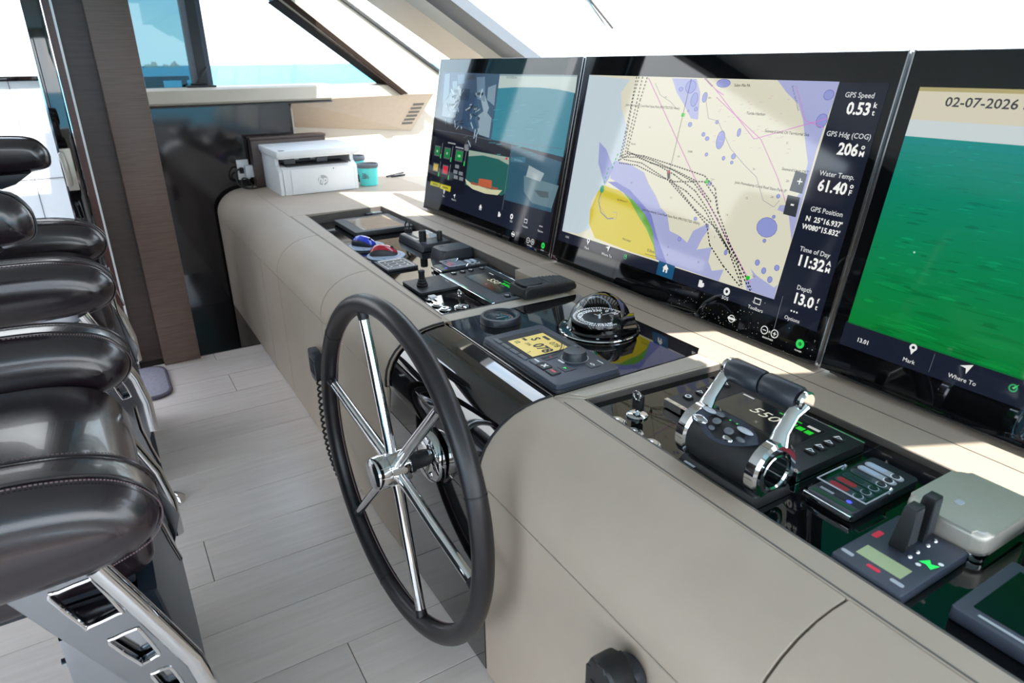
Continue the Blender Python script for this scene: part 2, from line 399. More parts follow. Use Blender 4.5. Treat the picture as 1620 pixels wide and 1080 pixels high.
# column pair, door edge on the port side
colm = MB().box(.101, .2745, 3.69, 3.765, 0, 2.45, b=.003); struct('wall_column', colm, WOODCOL)
struct('wall_return', MB().box(-.012, .100, 3.80, 3.86, 0, 2.45).box(.099, .102, 3.76, 3.86, 0, 2.45), WOODDK)
struct('trim_5', MB().box(-.021, -.0125, 3.785, 4.4, .0, 2.45), WHITEGEL)
struct('trim_6', MB().box(-.050, -.0215, 3.79, 4.2, .0, 2.45), REDDARK)
struct('trim_7', MB().box(-.054, -.0505, 3.775, 3.80, .0, 2.45), CHROME)
dr = struct('door_1', MB().box(-.128, -.0545, 3.80, 3.86, .02, 2.40, b=.004), LACQUER)
part('door_edge', MB().box(-.1310, -.1245, 3.792, 3.80, .02, 2.40), STEEL, dr)
hp = MB(); zz = .085; xx = -.028
hp.tube([(-.09+xx, 3.795, .985+zz), (-.09+xx, 3.77, .985+zz), (-.085+xx, 3.762, .95+zz), (-.083+xx, 3.762, .88+zz), (-.085+xx, 3.77, .85+zz), (-.085+xx, 3.795, .85+zz)], .013, 10)
hp.box(-.106+xx*.6, -.062+xx*.6, 3.79, 3.80, .82+zz, 1.01+zz, b=.004)
part('door_handle', hp, BRUSHED, dr)
# starboard wall, aft wall and overhead (they shape the light; openings sized to brighten the interior)
struct('wall_starboard', MB().box(-4, 1.3, -2.7, -2.6, -.05, .70).box(-4, 1.3, -2.7, -2.6, 2.25, 2.45).box(-1.5, -1.3, -2.7, -2.6, .70, 2.25), BEIGE2)
struct('wall_aft', MB().box(-4.1, -4, -2.7, -2.2, -.05, 2.45).box(-4.1, -4, 2.0, 5, -.05, 2.45).box(-4.1, -4, -2.2, 2.0, 2.25, 2.45), WOODDK)
struct('wall_port_aft', MB().box(-4, -2.9, 3.8, 3.9, -.05, 2.45).box(-2.9, -.1, 3.8, 3.9, 2.28, 2.45), WOODDK)
def ceil():
    m = MB(); m.prism([(-4.1, -2.9), (1.16, -2.9), (1.16, 4.65), (.3, 4.65), (.3, 3.9), (-4.1, 3.9)], 2.40, 2.46, 'z'); return m
struct('ceiling', ceil(), CEIL)
# windscreen: raked plane z = 2.784-.667 x ; mullions, header, glass
def ws(x): return 2.784-.667*x
def rake_post(name, p0, p1, w0, w1, depth, m):
    # post running down the rake between (x0,y0) and (x1,y1), width along Y
    (x0, y0), (x1, y1) = p0, p1; b = MB(); v = []
    for x, y, ww in ((x0, y0, w0), (x1, y1, w1)):
        for dy, dn in ((-ww/2, 0), (ww/2, 0), (ww/2, -depth), (-ww/2, -depth)):
            v.append((x+.555*dn, y+dy, ws(x)+.832*dn))
    b.add(v, [(0, 1, 2, 3), (7, 6, 5, 4), (0, 4, 5, 1), (1, 5, 6, 2), (2, 6, 7, 3), (3, 7, 4, 0)])
    return struct(name, b, m)
pa = MB(); pa.prism([(1.86, 1.236), (1.10, 1.79), (.62, 2.14), (.62, 2.40), (1.04, 2.10), (1.49, 1.79), (2.135, 1.36), (2.09, 1.236)], W-.02, W+.16, 'y', b=.006)
struct('wall_pillar', pa, BEIGE2)
struct('trim_20', MB().prism([(1.125, 1.79), (.60, 2.16), (.64, 2.17), (1.175, 1.79), (1.885, 1.243), (1.85, 1.243)], W-.034, W-.0205, 'y').prism([(1.105, 1.785), (1.85, 1.243), (1.842, 1.238), (1.097, 1.779)], W-.034, W+.17, 'y'), mat('dark_strip_cover', (44, 36, 32), rough=.9, spec=.02))  # dark strip, plus a dark sheet added under the pillar to mute sea bounce
struct('trim_8', MB().prism([(1.49, 1.79), (1.04, 2.10), (1.055, 2.115), (1.505, 1.806), (2.25, 1.30), (2.235, 1.285)], W-.035, W-.005, 'y'), RUBBER)
rake_post('wall_mullion', (1.15, 3.62), (2.62, 3.36), .40, .40, .10, BEIGE2)
rake_post('trim_9', (1.15, 3.26), (2.62, 3.06), .22, .22, .05, GREYPL)
rake_post('wall_mullion_centre', (1.15, .55), (2.62, .55), .16, .16, .08, BEIGE2)
struct('trim_10', MB().box(1.02, 1.24, -2.8, 4.6, 1.98, 2.40), BEIGE2)
def sun_block(name, y0, y1):  # boards added out of view; gaps between them leave sun patches on the ledge
    m = MB(); v = []
    for y in (y0, y1):
        for x, dn in ((1.16, .02), (1.57, .02), (1.57, .04), (1.16, .04)): v.append((x-.555*dn, y, ws(x)-.832*dn))
    m.add(v, [(0, 1, 2, 3), (7, 6, 5, 4), (0, 4, 5, 1), (1, 5, 6, 2), (2, 6, 7, 3), (3, 7, 4, 0)]); return struct(name, m, BEIGE2)
vz = MB()
for y0_, y1_ in ((-2.6, 4.35),):
    v = []
    for y in (y0_, y1_):
        for x, dn in ((1.16, .045), (1.365, .045), (1.365, .065), (1.16, .065)): v.append((x-.555*dn, y, ws(x)-.832*dn))
    vz.add(v, [(0, 1, 2, 3), (7, 6, 5, 4), (0, 4, 5, 1), (1, 5, 6, 2), (2, 6, 7, 3), (3, 7, 4, 0)])
struct('sun_block_strip', vz, BEIGE2)  # unseen strip added to keep sun off all but the ledge
sun_block('sun_block_a', .64, 2.28); sun_block('sun_block_b', -.27, .10); sun_block('sun_block_c', -2.6, -.56)
wg = MB(); wg.add([(1.15, -2.7, ws(1.15)), (2.7, -2.7, ws(2.7)), (2.7, 4.6, ws(2.7)), (1.15, 4.6, ws(1.15))], [(0, 1, 2, 3)])
struct('window_1', wg, CLEAR)
# side windows
ww = MB().box(.2745, .598, W+.10, W+.108, 1.30, 2.40); struct('window_2', ww, TINT)
struct('unseen_pane', MB().box(-.08, .2735, W+.10, W+.106, 1.30, 2.40), CLEAR)  # clear pane added out of view behind the column, for its reflection in the screens
struct('trim_11', MB().box(.590, .622, W+.07, W+.12, 1.318, 2.40), GREYPL)
struct('trim_12', MB().box(.622, .672, W+.06, W+.13, 1.318, 2.40), BLACKMATTE)
struct('trim_13', MB().box(.672, .70, W+.07, W+.12, 1.318, 2.40), NAVYPL)
struct('window_3', MB().prism([(.70, 1.31), (1.80, 1.31), (1.06, 1.86), (.70, 2.12)], W+.10, W+.106, 'y'), CLEAR)
struct('trim_14', MB().prism([(1.80, 1.30), (1.06, 1.84), (.90, 1.955), (.90, 1.94), (1.04, 1.825), (1.76, 1.30)], W+.02, W+.12, 'y'), TAUPE)
# dash forward of the screens
struct('trim_15', MB().box(1.70, 2.60, -2.6, W+.06, .66, DZ), BEIGE2)
struct('wall_forward', MB().box(2.58, 2.66, -2.6, W+.10, .60, 1.03), BEIGE2)
# ---------------------------------------------------------------- outside
sea = bpy.data.materials.new('sea_water'); sea.use_nodes = True; t = sea.node_tree; b = t.nodes['Principled BSDF']
b.inputs['Base Color'].default_value = lin((40, 150, 185))+(1,); b.inputs['Roughness'].default_value = .4; b.inputs['Specular IOR Level'].default_value = .02
n = t.nodes.new('ShaderNodeTexNoise'); n.inputs['Scale'].default_value = .5; n.inputs['Detail'].default_value = 6
co = t.nodes.new('ShaderNodeTexCoord'); t.links.new(co.outputs['Object'], n.inputs['Vector'])
r = t.nodes.new('ShaderNodeValToRGB'); r.color_ramp.elements[0].color = lin((12, 100, 138))+(1,); r.color_ramp.elements[1].color = lin((40, 140, 160))+(1,)
n3 = t.nodes.new('ShaderNodeTexNoise'); n3.inputs['Scale'].default_value = .01; t.links.new(co.outputs['Object'], n3.inputs['Vector'])
t.links.new(n3.outputs[0], r.inputs[0]); t.links.new(r.outputs[0], b.inputs['Base Color'])
bp = t.nodes.new('ShaderNodeBump'); bp.inputs['Strength'].default_value = .5; bp.inputs['Distance'].default_value = .25
t.links.new(n.outputs[0], bp.inputs['Height']); t.links.new(bp.outputs[0], b.inputs['Normal'])
struct('floor_sea', MB().add([(-4000, -4000, -2.6), (4000, -4000, -2.6), (4000, 4000, -2.6), (-4000, 4000, -2.6)], [(0, 1, 2, 3)]), sea)
ISL = mat('island_scrub', (110, 130, 124), rough=.9, var=.3, scale=.08)
isl = MB(); px = []; nI = 40
for i in range(nI+1):
    u = i/nI; x = 108+u*58; hgt = -2.6+(6+4*math.sin(u*9)+3*math.sin(u*23+1)+1.5*math.sin(u*61))*math.sin(PI*min(1, max(0.02, u)))**.35
    px.append((x, hgt))
v = []
for x, h in px: v += [(x, 1395, -2.6), (x, 1400, max(h, -2.3)), (x, 1440, -2.6)]
f = []
for i in range(nI): f += [(3*i, 3*i+3, 3*i+4, 3*i+1), (3*i+1, 3*i+4, 3*i+5, 3*i+2)]
isl.add(v, f); tag(part('island', isl, ISL), 'low scrubby island far off on the sea horizon', 'island')
# side deck: sole, white bulwark, cap rail
struct('floor_side_deck', MB().box(-5, 3.0, W+.13, 6.0, -.10, -.02), WHITEGEL)
bw = struct('wall_bulwark', MB().box(-5, .27, 5.30, 5.40, -.05, 1.36).box(.27, 3, 5.30, 5.40, -.05, .75), WHITEGEL)
for x in (-1.9, -1.1, -.34):
    part('panel_joint', MB().box(x-.002, x+.002, 5.297, 5.30, -.05, 1.36), GREYPL, bw)
part('panel_joint', MB().box(-5, .2, 5.297, 5.30, .78, .784), GREYPL, bw)
struct('wall_wing', MB().box(-5, .05, 5.5, 5.58, 1.0, 3.2), WHITEGEL)
struct('trim_16', MB().box(-5, .23, 5.26, 5.44, 1.36, 1.39, b=.01), LACQUER)
rl = thing('cap_rail', 'dark wooden cap rail outside the tinted side window', 'rail', (.6, 5.35, .75))
part('rail_top', MB().box(.30, .66, 5.24, 5.42, 1.345, 1.372, b=.006), NAVYPL, rl, world=True)
part('rail_board', MB().box(.40, .505, 5.29, 5.37, 1.20, 1.343, b=.004), REDDARK, rl, world=True); part('rail_cap', MB().box(.30, 3.0, 5.22, 5.46, .75, .80), REDDARK, rl, world=True); part('rail_box', MB().box(.53, .70, 5.26, 5.40, 1.18, 1.30, b=.01), BLACKMATTE, rl, world=True)
part('rail_post', MB().box(.36, .395, 5.31, 5.39, .79, 1.343).box(.62, .65, 5.31, 5.37, .79, 1.343), BLACKMATTE, rl, world=True)
st = thing('window_stay', 'black hinged window stay at the foot of the side window divider', 'hinge', (.66, W-.02, 1.318))
stb = MB(); stb.box(.545, .70, W-.03, W+.05, 1.3185, 1.33, b=.003); stb.tube([(.57, W+.02, 1.335), (.66, W+.0, 1.335)], .006, 8); part('stay_base', stb, BLACKMATTE, st, world=True)
stb = MB(); stb.tube([(.60, W+.02, 1.335), (.655, W+.02, 1.405), (.672, W+.03, 1.425)], [.007, .007, .004], 8); part('stay_arm', stb, BLACKMATTE, st, world=True)
# wiper outside the windscreen
wi = thing('windscreen_wiper', 'thin steel wiper arm resting on the windscreen above the middle screen', 'wiper', (1.86, 2.36, ws(1.86)+.02))
wb = MB(); wb.tube([(1.62, 2.33, ws(1.62)+.03), (1.75, 2.345, ws(1.75)+.035), (1.86, 2.365, ws(1.86)+.02)], [.006, .008, .004], 8); part('wiper_arm', wb, STEEL, wi, world=True)
wb = MB(); wb.tube([(1.72, 2.29, ws(1.72)+.012), (1.865, 2.325, ws(1.865)+.012)], .005, 6); part('wiper_blade', wb, RUBBER, wi, world=True)
# ================================================================ HELM CONSOLE
con = thing('helm_console', 'long beige leather-covered helm console with rounded nose and recessed black trays', 'console', (.9, 1.5, 0))
XP = .588; ZS = .575
NOSE = [(XP, ZS+.002), (.5885, .600), (.594, .628), (.606, .655), (.624, .679), (.648, .700), (.678, .717), (.712, .728), (.748, .7335), (.780, DZ)]
def nose(y0, y1, mtl=None, name='nose_panel', ins=0., g=.0020):
    pr = [(x+ins*(1 if z < .72 else .4), z-ins*.55) for x, z in NOSE]
    pr += [(pr[-1][0], .60), (pr[0][0]+.02, pr[0][1])] if not ins else [(pr[-1][0], .60), (pr[0][0]+.02, pr[0][1])]
    return part(name, MB().prism(pr, y0+g, y1-g, 'y', b=.0012, seg=1), mtl or BEIGE, con, world=True, sharp=25)
def panel(y0, y1, z0=.006, z1=ZS-.0025, mtl=None, name='front_panel', x=XP, g=.0026):
    return part(name, MB().box(x, x+.03, y0+g, y1-g, z0, z1, b=.0015, seg=1), mtl or BEIGE, con, world=True)
YN, YF = 1.139, 1.700
for a, b in ((-.75, .40), (.40, YN)): nose(a, b)
for a, b in ((YF, 2.34), (2.34, 2.99), (2.99, 4.50)): nose(a, b)
panel(-.75, YN)
for a, b in ((YF, 2.34), (2.34, 2.99), (2.99, 3.34), (3.34, 4.50)): panel(a, b)
part('core', MB().box(XP+.031, 1.70, -.75, 4.545, .003, .598), RUBBER, con, world=True)
# desk deck pieces around the trays (top at DZ)
XL0, XR0 = .834, 1.235                        # near tray
XL1, XR1 = .805, 1.262                        # far tray
TY0, TY1 = 1.762, 3.45
def deck(pts, name='deck_panel', m=None, z0=.60, z1=DZ): return part(name, MB().prism(pts, z0, z1, 'z', b=.0015, seg=1), m or BEIGE, con, world=True)
N0 = .7815
deck([(N0, -.75), (XL0, -.75), (XL0, 1.088), (N0, YN-.002)])                                   # lip near
deck([(N0, YF+.002), (.800, YF+.002), (.800, TY0), (.857, 3.41), (.857, 3.46), (N0, 3.46)])      # lip far
deck([(N0, 3.461), (1.70, 3.461), (1.70, 4.70), (1.137, 4.70), (1.137, 4.545), (N0, 4.545)])                                 # far end under the printer
deck([(.8005, YF+.002), (XR0, YF+.002), (XR0, TY0-.005), (.8005, TY0-.005)], 'divider_strip', BEIGE2)
deck([(.8345, 1.09), (XR0, 1.064), (XR0, YN-.002), (.786, YN-.002)], 'divider_strip', BEIGE2)
part('divider_step', MB().prism([(.845, 1.093), (XR0-.005, 1.068), (XR0-.005, 1.10), (.82, 1.122)], DZ, DZ+.004, 'z', b=.001, seg=1), BEIGE2, con, world=True)
# ledge below the screens, in three lengths
for a, b in ((-.75, .90), (.902, 2.05), (2.052, 3.459)):
    deck([(XR1 if a > 2 else XR0+.002, a), (1.70, a), (1.70, b), (XR1 if a > 2 else XR0+.002, b)], 'ledge')
# far tray: taupe sides, black glass base
ZT = .695
TF = [(.802, TY0), (XR1-.001, TY0), (XR1-.001, 3.459), (.858, 3.41)]
part('tray_glass', MB().prism([(.806, TY0+.004), (XR1-.005, TY0+.004), (XR1-.005, 3.44), (.862, 3.40)], .605, ZT, 'z'), BLACKGLASS, con, world=True)
def side(pts, z0, z1, nm='tray_side', wd=.004):
    for p, q in zip(pts, pts[1:]+pts[:1]):
        d = (Vector(q)-Vector(p)); L = d.length; d /= L; nn = Vector((-d.y, d.x))*wd
        part(nm, MB().prism([p, q, tuple(Vector(q)+nn), tuple(Vector(p)+nn)], z0, z1, 'z'), TAUPE, con, world=True)
side([(.802, TY0), (XR1-.001, TY0), (XR1-.001, 3.459), (.858, 3.41)], ZT-.002, DZ-.001)
# near tray
ZN = .720
part('tray_glass', MB().prism([(XL0+.004, .634), (XR0-.004, .634), (XR0-.004, 1.06), (XL0+.004, 1.084)], .605, ZN, 'z'), BLACKGLASS, con, world=True)
part('tray_glass', MB().prism([(XL0+.004, -.74), (XR0-.004, -.74), (XR0-.004, .6325), (XL0+.004, .6325)], .605, ZN, 'z'), BLACKGLASS, con, world=True)
side([(XL0+.0005, -.745), (XR0+.0015, -.745), (XR0+.0015, 1.062), (XL0+.0005, 1.087)], ZN-.002, DZ-.001)
# helm: black lacquer nose, plate and knee panel
nose(YN+.002, YF-.002, LACQUER, 'helm_nose', ins=.008, g=.001)['label'] = 'glossy black rounded nose in front of the helm instruments'
part('helm_plate', MB().prism([(.785, YN), (1.236, YN), (1.262, YN+.02), (1.262, YF-.002), (.785, YF-.002)], .60, DZ+.0005, 'z', b=.001, seg=1), LACQUER, con, world=True)
part('helm_edge', MB().tube([(x, YN+.0005, z) for x, z in NOSE], .0035, 8), RUBBER, con, world=True)
part('helm_edge', MB().tube([(x, YF-.0005, z) for x, z in NOSE], .0035, 8), RUBBER, con, world=True)
panel(YN+.004, YF-.003, .004, .50, LACQUER, 'knee_panel', XP+.003)
part('knee_recess', MB().prism([(.592, .50), (.597, .572), (.63, .572), (.63, .50)], YN+.004, YF-.003, 'y'), LACQUER, con, world=True)
part('joint_glint', MB().box(.838, 1.23, .6325, .634, .700, .7203), STEEL, con, world=True)  # bright sliver added for the light caught along the glass joint
part('seam_bead', MB().box(.786, .789, -.75, 1.10, DZ, DZ+.0008), TAUPE, con, world=True)
part('seam_bead', MB().box(.786, .789, 1.73, 3.459, DZ, DZ+.0008), TAUPE, con, world=True)
part('ledge_seam', MB().box(1.330, 1.332, -.75, 3.455, DZ, DZ+.0008), TAUPE, con, world=True)

# ================================================================ STEERING WHEEL
WC = Vector((.474, 1.375, .52)); tl, yw = .019, -.065
nrm = Vector((-math.cos(tl)*math.cos(yw), math.cos(tl)*math.sin(yw), math.sin(tl)))
uu = nrm.cross(Vector((0, 0, 1))).normalized(); vv = uu.cross(nrm)
WM = Matrix(((uu.x, vv.x, nrm.x, WC.x), (uu.y, vv.y, nrm.y, WC.y), (uu.z, vv.z, nrm.z, WC.z), (0, 0, 0, 1)))
wh = thing('steering_wheel', 'large six-spoke steering wheel with dark leather rim and chrome hub', 'steering wheel', mtx=WM)
RM, RT = .4105, .0238
part('rim', MB().tube([(RM*math.cos(2*PI*i/96), RM*math.sin(2*PI*i/96), 0) for i in range(96)], RT, 20, closed=True), WHEELRIM, wh)
part('rim_stitching', MB().tube([((RM-RT*.94)*math.cos(2*PI*i/96), (RM-RT*.94)*math.sin(2*PI*i/96), -.012) for i in range(96)], .0016, 6, closed=True), THREAD, wh)
for a in (38, 160, 282):
    part('rim_band', MB().tube([(RM*math.cos(rad(a)+q), RM*math.sin(rad(a)+q), 0) for q in (-.004, .004)], RT+.0008, 20), RUBBER, wh)
for k in range(6):
    a = rad(13+60*k); c, s = math.cos(a), math.sin(a)
    m = MB(); m.tube([(.030*c, .030*s, -.004), (.07*c, .07*s, -.004), (.25*c, .25*s, -.001), ((RM-.02)*c, (RM-.02)*s, 0)], [.0155, .0140, .0130, .0125], 14)
    part('spoke', m, CHROME, wh)
    part('spoke_collar', MB().tube([((RM-.040)*c, (RM-.040)*s, 0), ((RM-.018)*c, (RM-.018)*s, 0)], [.0125, .0155], 14), WHEELRIM, wh)
part('hub', MB().lathe([(0, .056), (.036, .056), (.0405, .053), (.042, .047), (.042, .022), (.040, .021), (.040, .019), (.043, .018), (.043, -.030), (.040, -.034), (0, -.034)], n=36), CHROME, wh)
part('hub_cap', MB().lathe([(0, .0575), (.032, .0575), (.035, .056), (0, .056)], n=36), STEEL, wh)
part('shaft', MB().lathe([(.026, -.034), (.026, -.052), (.022, -.054), (.022, -.098), (.0, -.098)], n=28), RUBBER, wh)
part('mounting_flange', MB().lathe([(.026, -.084), (.055, -.086), (.066, -.092), (.068, -.102), (.068, -.111), (0, -.111)], n=36), CHROME, wh)
for k in range(4):
    a = rad(45+90*k); part('flange_bolt', MB().lathe([(0, -.080), (.006, -.080), (.007, -.083), (.007, -.088), (0, -.088)], (.046*math.cos(a), .046*math.sin(a), 0), n=6), STEEL, wh)

# ================================================================ SCREENS
TS = rad(11.3)
def scr_mtx(x, y, z=.75):
    s, c = math.sin(TS), math.cos(TS)
    return Matrix(((0, s, -c, x), (-1, 0, 0, y), (0, c, s, z), (0, 0, 0, 1)))
def screen(label, x, y, wd, ht=.714):
    t = thing('navigation_screen', label, 'screen', mtx=scr_mtx(x, y), group='helm screens')
    part('housing', MB().box(0, wd, 0, ht, -.045, -.003, b=.004), BLACKMATTE, t)
    part('mounting_foot', MB().box(.02, wd-.02, -.004, .02, -.05, -.012), BLACKMATTE, t)
    part('front_glass', MB().box(.002, wd-.002, .002, ht-.002, -.003, 0, b=.0008, seg=1), BLACKGLASS, t)
    part('edge_strip', MB().box(-.0015, .0018, 0, ht, -.006, .0012), STEEL, t)
    part('edge_strip', MB().box(wd-.0018, wd+.0015, 0, ht, -.006, .0012), STEEL, t)
    return t
class G(MB):
    def p(s, pts, c, L=1): s.flat(pts, .0004+L*.00035, col=lin(c)); return s
    def t(s, st, u, v, sz, c=(235, 236, 232), L=6, al='c', b=0., rot=0., sx=1.): s.text(st, u, v, sz, .0004+L*.00035, col=lin(c), align=al, bold=b, rot=rot, sx=sx); return s
    def l(s, pts, c, wd=.002, L=5, dash=None): s.line(pts, wd, .0004+L*.00035, col=lin(c), dash=dash); return s
    def r(s, u0, u1, v0, v1, c, L=2): return s.p([(u0, v0), (u1, v0), (u1, v1), (u0, v1)], c, L)
    def o(s, u, v, r0, r1, c, L=5, n=18, a0=0, a1=2*PI): s.ring(u, v, r0, r1, .0004+L*.00035, n=n, a0=a0, a1=a1, col=lin(c)); return s
WHT = (226, 228, 226); NAV = (22, 27, 42)
def icons(g, drop, home, u2=None):
    # map pin, paper plane, home, other tool icons along the bottom bar; positions as (u, v)
    for kind, u, v in drop:
        if kind == 'pin': g.o(u, v+.006, .0035, .008, WHT); g.p([(u-.006, v+.003), (u, v-.010), (u+.006, v+.003)], WHT, 5)
        if kind == 'go': g.p([(u-.012, v+.002), (u+.011, v+.011), (u+.003, v-.011), (u, v)], WHT, 5)
        if kind == 'home': g.p([(u-.013, v), (u, v+.013), (u+.013, v), (u+.009, v), (u+.009, v-.012), (u+.003, v-.012), (u+.003, v-.004), (u-.003, v-.004), (u-.003, v-.012), (u-.009, v-.012), (u-.009, v)], WHT, 6)
        if kind == 'flag': g.p([(u-.010, v-.010), (u-.010, v+.010), (u+.002, v+.010), (u+.002, v+.004), (u+.010, v+.004), (u+.010, v-.006), (u+.003, v-.010)], WHT, 5)
        if kind == 'sos': g.o(u, v, .0045, .011, WHT)
        if kind == 'tools': g.r(u-.011, u+.011, v-.008, v-.006, WHT, 5); g.r(u-.011, u+.011, v+.005, v+.008, WHT, 5); g.r(u-.011, u-.009, v-.008, v+.008, WHT, 5); g.r(u+.009, u+.011, v-.008, v+.008, WHT, 5)
        if kind == 'dots':
            for d in (-.008, 0, .008): g.p(circ(u+d, v, .0025, 8), WHT, 5)
        if kind == 'input': g.o(u, v, .0085, .0105, WHT); g.r(u-.013, u+.013, v-.003, v+.003, WHT, 5)
        if kind == 'bright':
            g.o(u-.016, v, .009, .0112, WHT); g.o(u+.016, v, .009, .0112, WHT); g.r(u-.021, u-.011, v-.001, v+.001, WHT, 5)
            g.r(u+.011, u+.021, v-.001, v+.001, WHT, 5); g.r(u+.015, u+.017, v-.005, v+.005, WHT, 5); g.t('*', u, v-.008, .016)
            g.t('BRIGHTNESS', u, v-.020, .0058, b=.01)
        if kind == 'power': g.o(u, v, .0045, .0115, (50, 205, 90)); g.p(circ(u, v, .0035, 10), (20, 140, 60), 6); g.t('POWER', u, v-.020, .0058)
        if kind == 'leaf': g.o(u, v, .005, .008, (40, 150, 90)); g.p([(u-.002, v), (u+.008, v+.010), (u+.002, v-.002)], (70, 200, 110), 6)
# ---- middle screen: chart
s2 = screen('middle helm screen showing a nautical chart with a column of data', 1.393, 2.046, 1.137)
g = G()
g.r(.022, 1.115, .078, .646, NAV, 0)
CH = [(0.03584,0.6527),(0.9926,0.647),(0.9772,0.1202),(0.03765,0.1141)]
CRM = (214, 211, 190); LAV = (163, 168, 208); LVB = (120, 126, 190)
g.p(CH, CRM, 1)
g.p([(0.03584,0.6527),(0.2522,0.6407),(0.2208,0.6),(0.24,0.5501),(0.2841,0.4946),(0.2929,0.4443),(0.2743,0.3907),(0.2555,0.366),(0.2422,0.3301),(0.2276,0.305),(0.2005,0.2816),(0.1725,0.2457),(0.1921,0.1521),(0.1357,0.123),(0.03765,0.1141)], (190, 204, 212), 2)  # water paled to put the window reflection into the colour
g.p([(0.1577,0.44),(0.1991,0.4208),(0.2555,0.366),(0.2422,0.3301),(0.2276,0.305),(0.1725,0.3719)], (150, 158, 205), 3)
g.p([(0.2276,0.305),(0.2573,0.3014),(0.3128,0.2979),(0.3663,0.2759),(0.414,0.2391),(0.4667,0.2045),(0.5121,0.1624),(0.5372,0.1226),(0.4207,0.1203),(0.229,0.1269),(0.1849,0.167),(0.1756,0.214),(0.2005,0.2816)], (201, 184, 20), 3)
g.p([(0.3252,0.2959),(0.3761,0.2811),(0.4443,0.248),(0.4941,0.2061),(0.5243,0.1504),(0.5372,0.1226),(0.5121,0.1624),(0.4667,0.2045),(0.414,0.2391),(0.3663,0.2759)], (96, 160, 50), 4)
g.p([(0.2397,0.3182),(0.2808,0.3237),(0.3563,0.3079),(0.422,0.2773),(0.476,0.2499),(0.5183,0.1927),(0.5838,0.1218),(0.5372,0.1226),(0.5243,0.1504),(0.4941,0.2061),(0.4443,0.248),(0.3761,0.2811),(0.3252,0.2959)], LVB, 4)
g.p([(0.2546,0.3885),(0.3197,0.3882),(0.4042,0.3689),(0.4358,0.3372),(0.477,0.3074),(0.5074,0.2766),(0.5428,0.2614),(0.567,0.2166),(0.6083,0.2107),(0.6459,0.1975),(0.6577,0.2341),(0.7029,0.2628),(0.7152,0.2519),(0.6981,0.2219),(0.6869,0.1857),(0.7393,0.2038),(0.7389,0.1636),(0.7591,0.1415),(0.7979,0.1543),(0.792,0.1197),(0.5838,0.1218),(0.5183,0.1927),(0.476,0.2499),(0.422,0.2773),(0.3563,0.3079),(0.2808,0.3237),(0.2482,0.3309)], LAV, 3)
g.p([(0.4409,0.6475),(0.5405,0.6469),(0.5658,0.6102),(0.5797,0.5377),(0.5517,0.5392),(0.5118,0.5762),(0.4731,0.6075)], LAV, 2)
g.p([(0.8183,0.648),(0.9926,0.647),(0.9907,0.5966),(0.9864,0.5621),(0.9815,0.4889),(0.9819,0.417),(0.9811,0.2733),(0.9537,0.3326),(0.9179,0.3383),(0.9211,0.3506),(0.9544,0.356),(0.9698,0.3927),(0.9681,0.4599),(0.9478,0.5023),(0.924,0.5556),(0.8986,0.5927),(0.8559,0.6187)], LAV, 2)
g.p([(0.8834,0.1783),(0.9069,0.1651),(0.9681,0.1486),(0.9759,0.158),(0.9772,0.1202),(0.8885,0.1209),(0.8756,0.1413),(0.9017,0.1575)], LAV, 2)
for cx, cy, rx, ry in ((0.6800,0.4898,0.0139,0.0243), (0.7373,0.5140,0.0055,0.0106), (0.5874,0.5983,0.0087,0.0137), (0.5245,0.6250,0.0201,0.0178), (0.5492,0.5906,0.0126,0.0189), (0.5542,0.5225,0.0073,0.0064), (0.6308,0.4895,0.0069,0.0056), (0.6134,0.4996,0.0061,0.0056), (0.6528,0.5352,0.0050,0.0049), (0.7057,0.4435,0.0049,0.0055), (0.6417,0.4470,0.0051,0.0050), (0.7373,0.4356,0.0047,0.0042), (0.7386,0.4519,0.0071,0.0072), (0.9006,0.2902,0.0316,0.0251), (0.9131,0.3196,0.0048,0.0040), (0.9041,0.2562,0.0049,0.0046), (0.9102,0.3712,0.0054,0.0050), (0.7916,0.2007,0.0055,0.0073), (0.9002,0.1979,0.0071,0.0075), (0.9256,0.1822,0.0069,0.0081), (0.9615,0.1983,0.0073,0.0073), (0.9504,0.1649,0.0074,0.0080), (0.6132,0.2012,0.0064,0.0059), (0.6559,0.2689,0.0061,0.0051), (0.6441,0.6368,0.0247,0.0108), (0.9748,0.6170,0.0134,0.0114), (0.9749,0.5587,0.0148,0.0157), (0.7045,0.2578,0.0067,0.0050), (0.6789,0.3715,0.0067,0.0056), (0.4872,0.6176,0.0076,0.0058), (0.5636,0.5656,0.0063,0.0057)):
    q = circ(cx, cy, rx, 14, ry/rx); g.p(q, (140, 148, 205), 3); g.l(q+q[:1], (90, 96, 170), .0012, 4)
MAG = (206, 120, 196)
for pts, wd in (([(0.3387,0.6461),(0.6091,0.3873),(0.8947,0.143)], .0025), ([(0.6195,0.621),(0.7914,0.5015),(0.9886,0.5649)], .0018), ([(0.6305,0.5998),(0.8139,0.5022),(0.8927,0.4168),(0.9532,0.3383)], .0018), ([(0.5716,0.6479),(0.6247,0.6181),(0.6537,0.6067)], .002), ([(0.8779,0.6358),(0.9305,0.556),(0.9862,0.5434)], .0015)):
    g.l(pts, MAG, wd, 5)
g.l([(0.5204,0.6466),(0.5138,0.3754)], (20, 20, 20), .0016, 6)
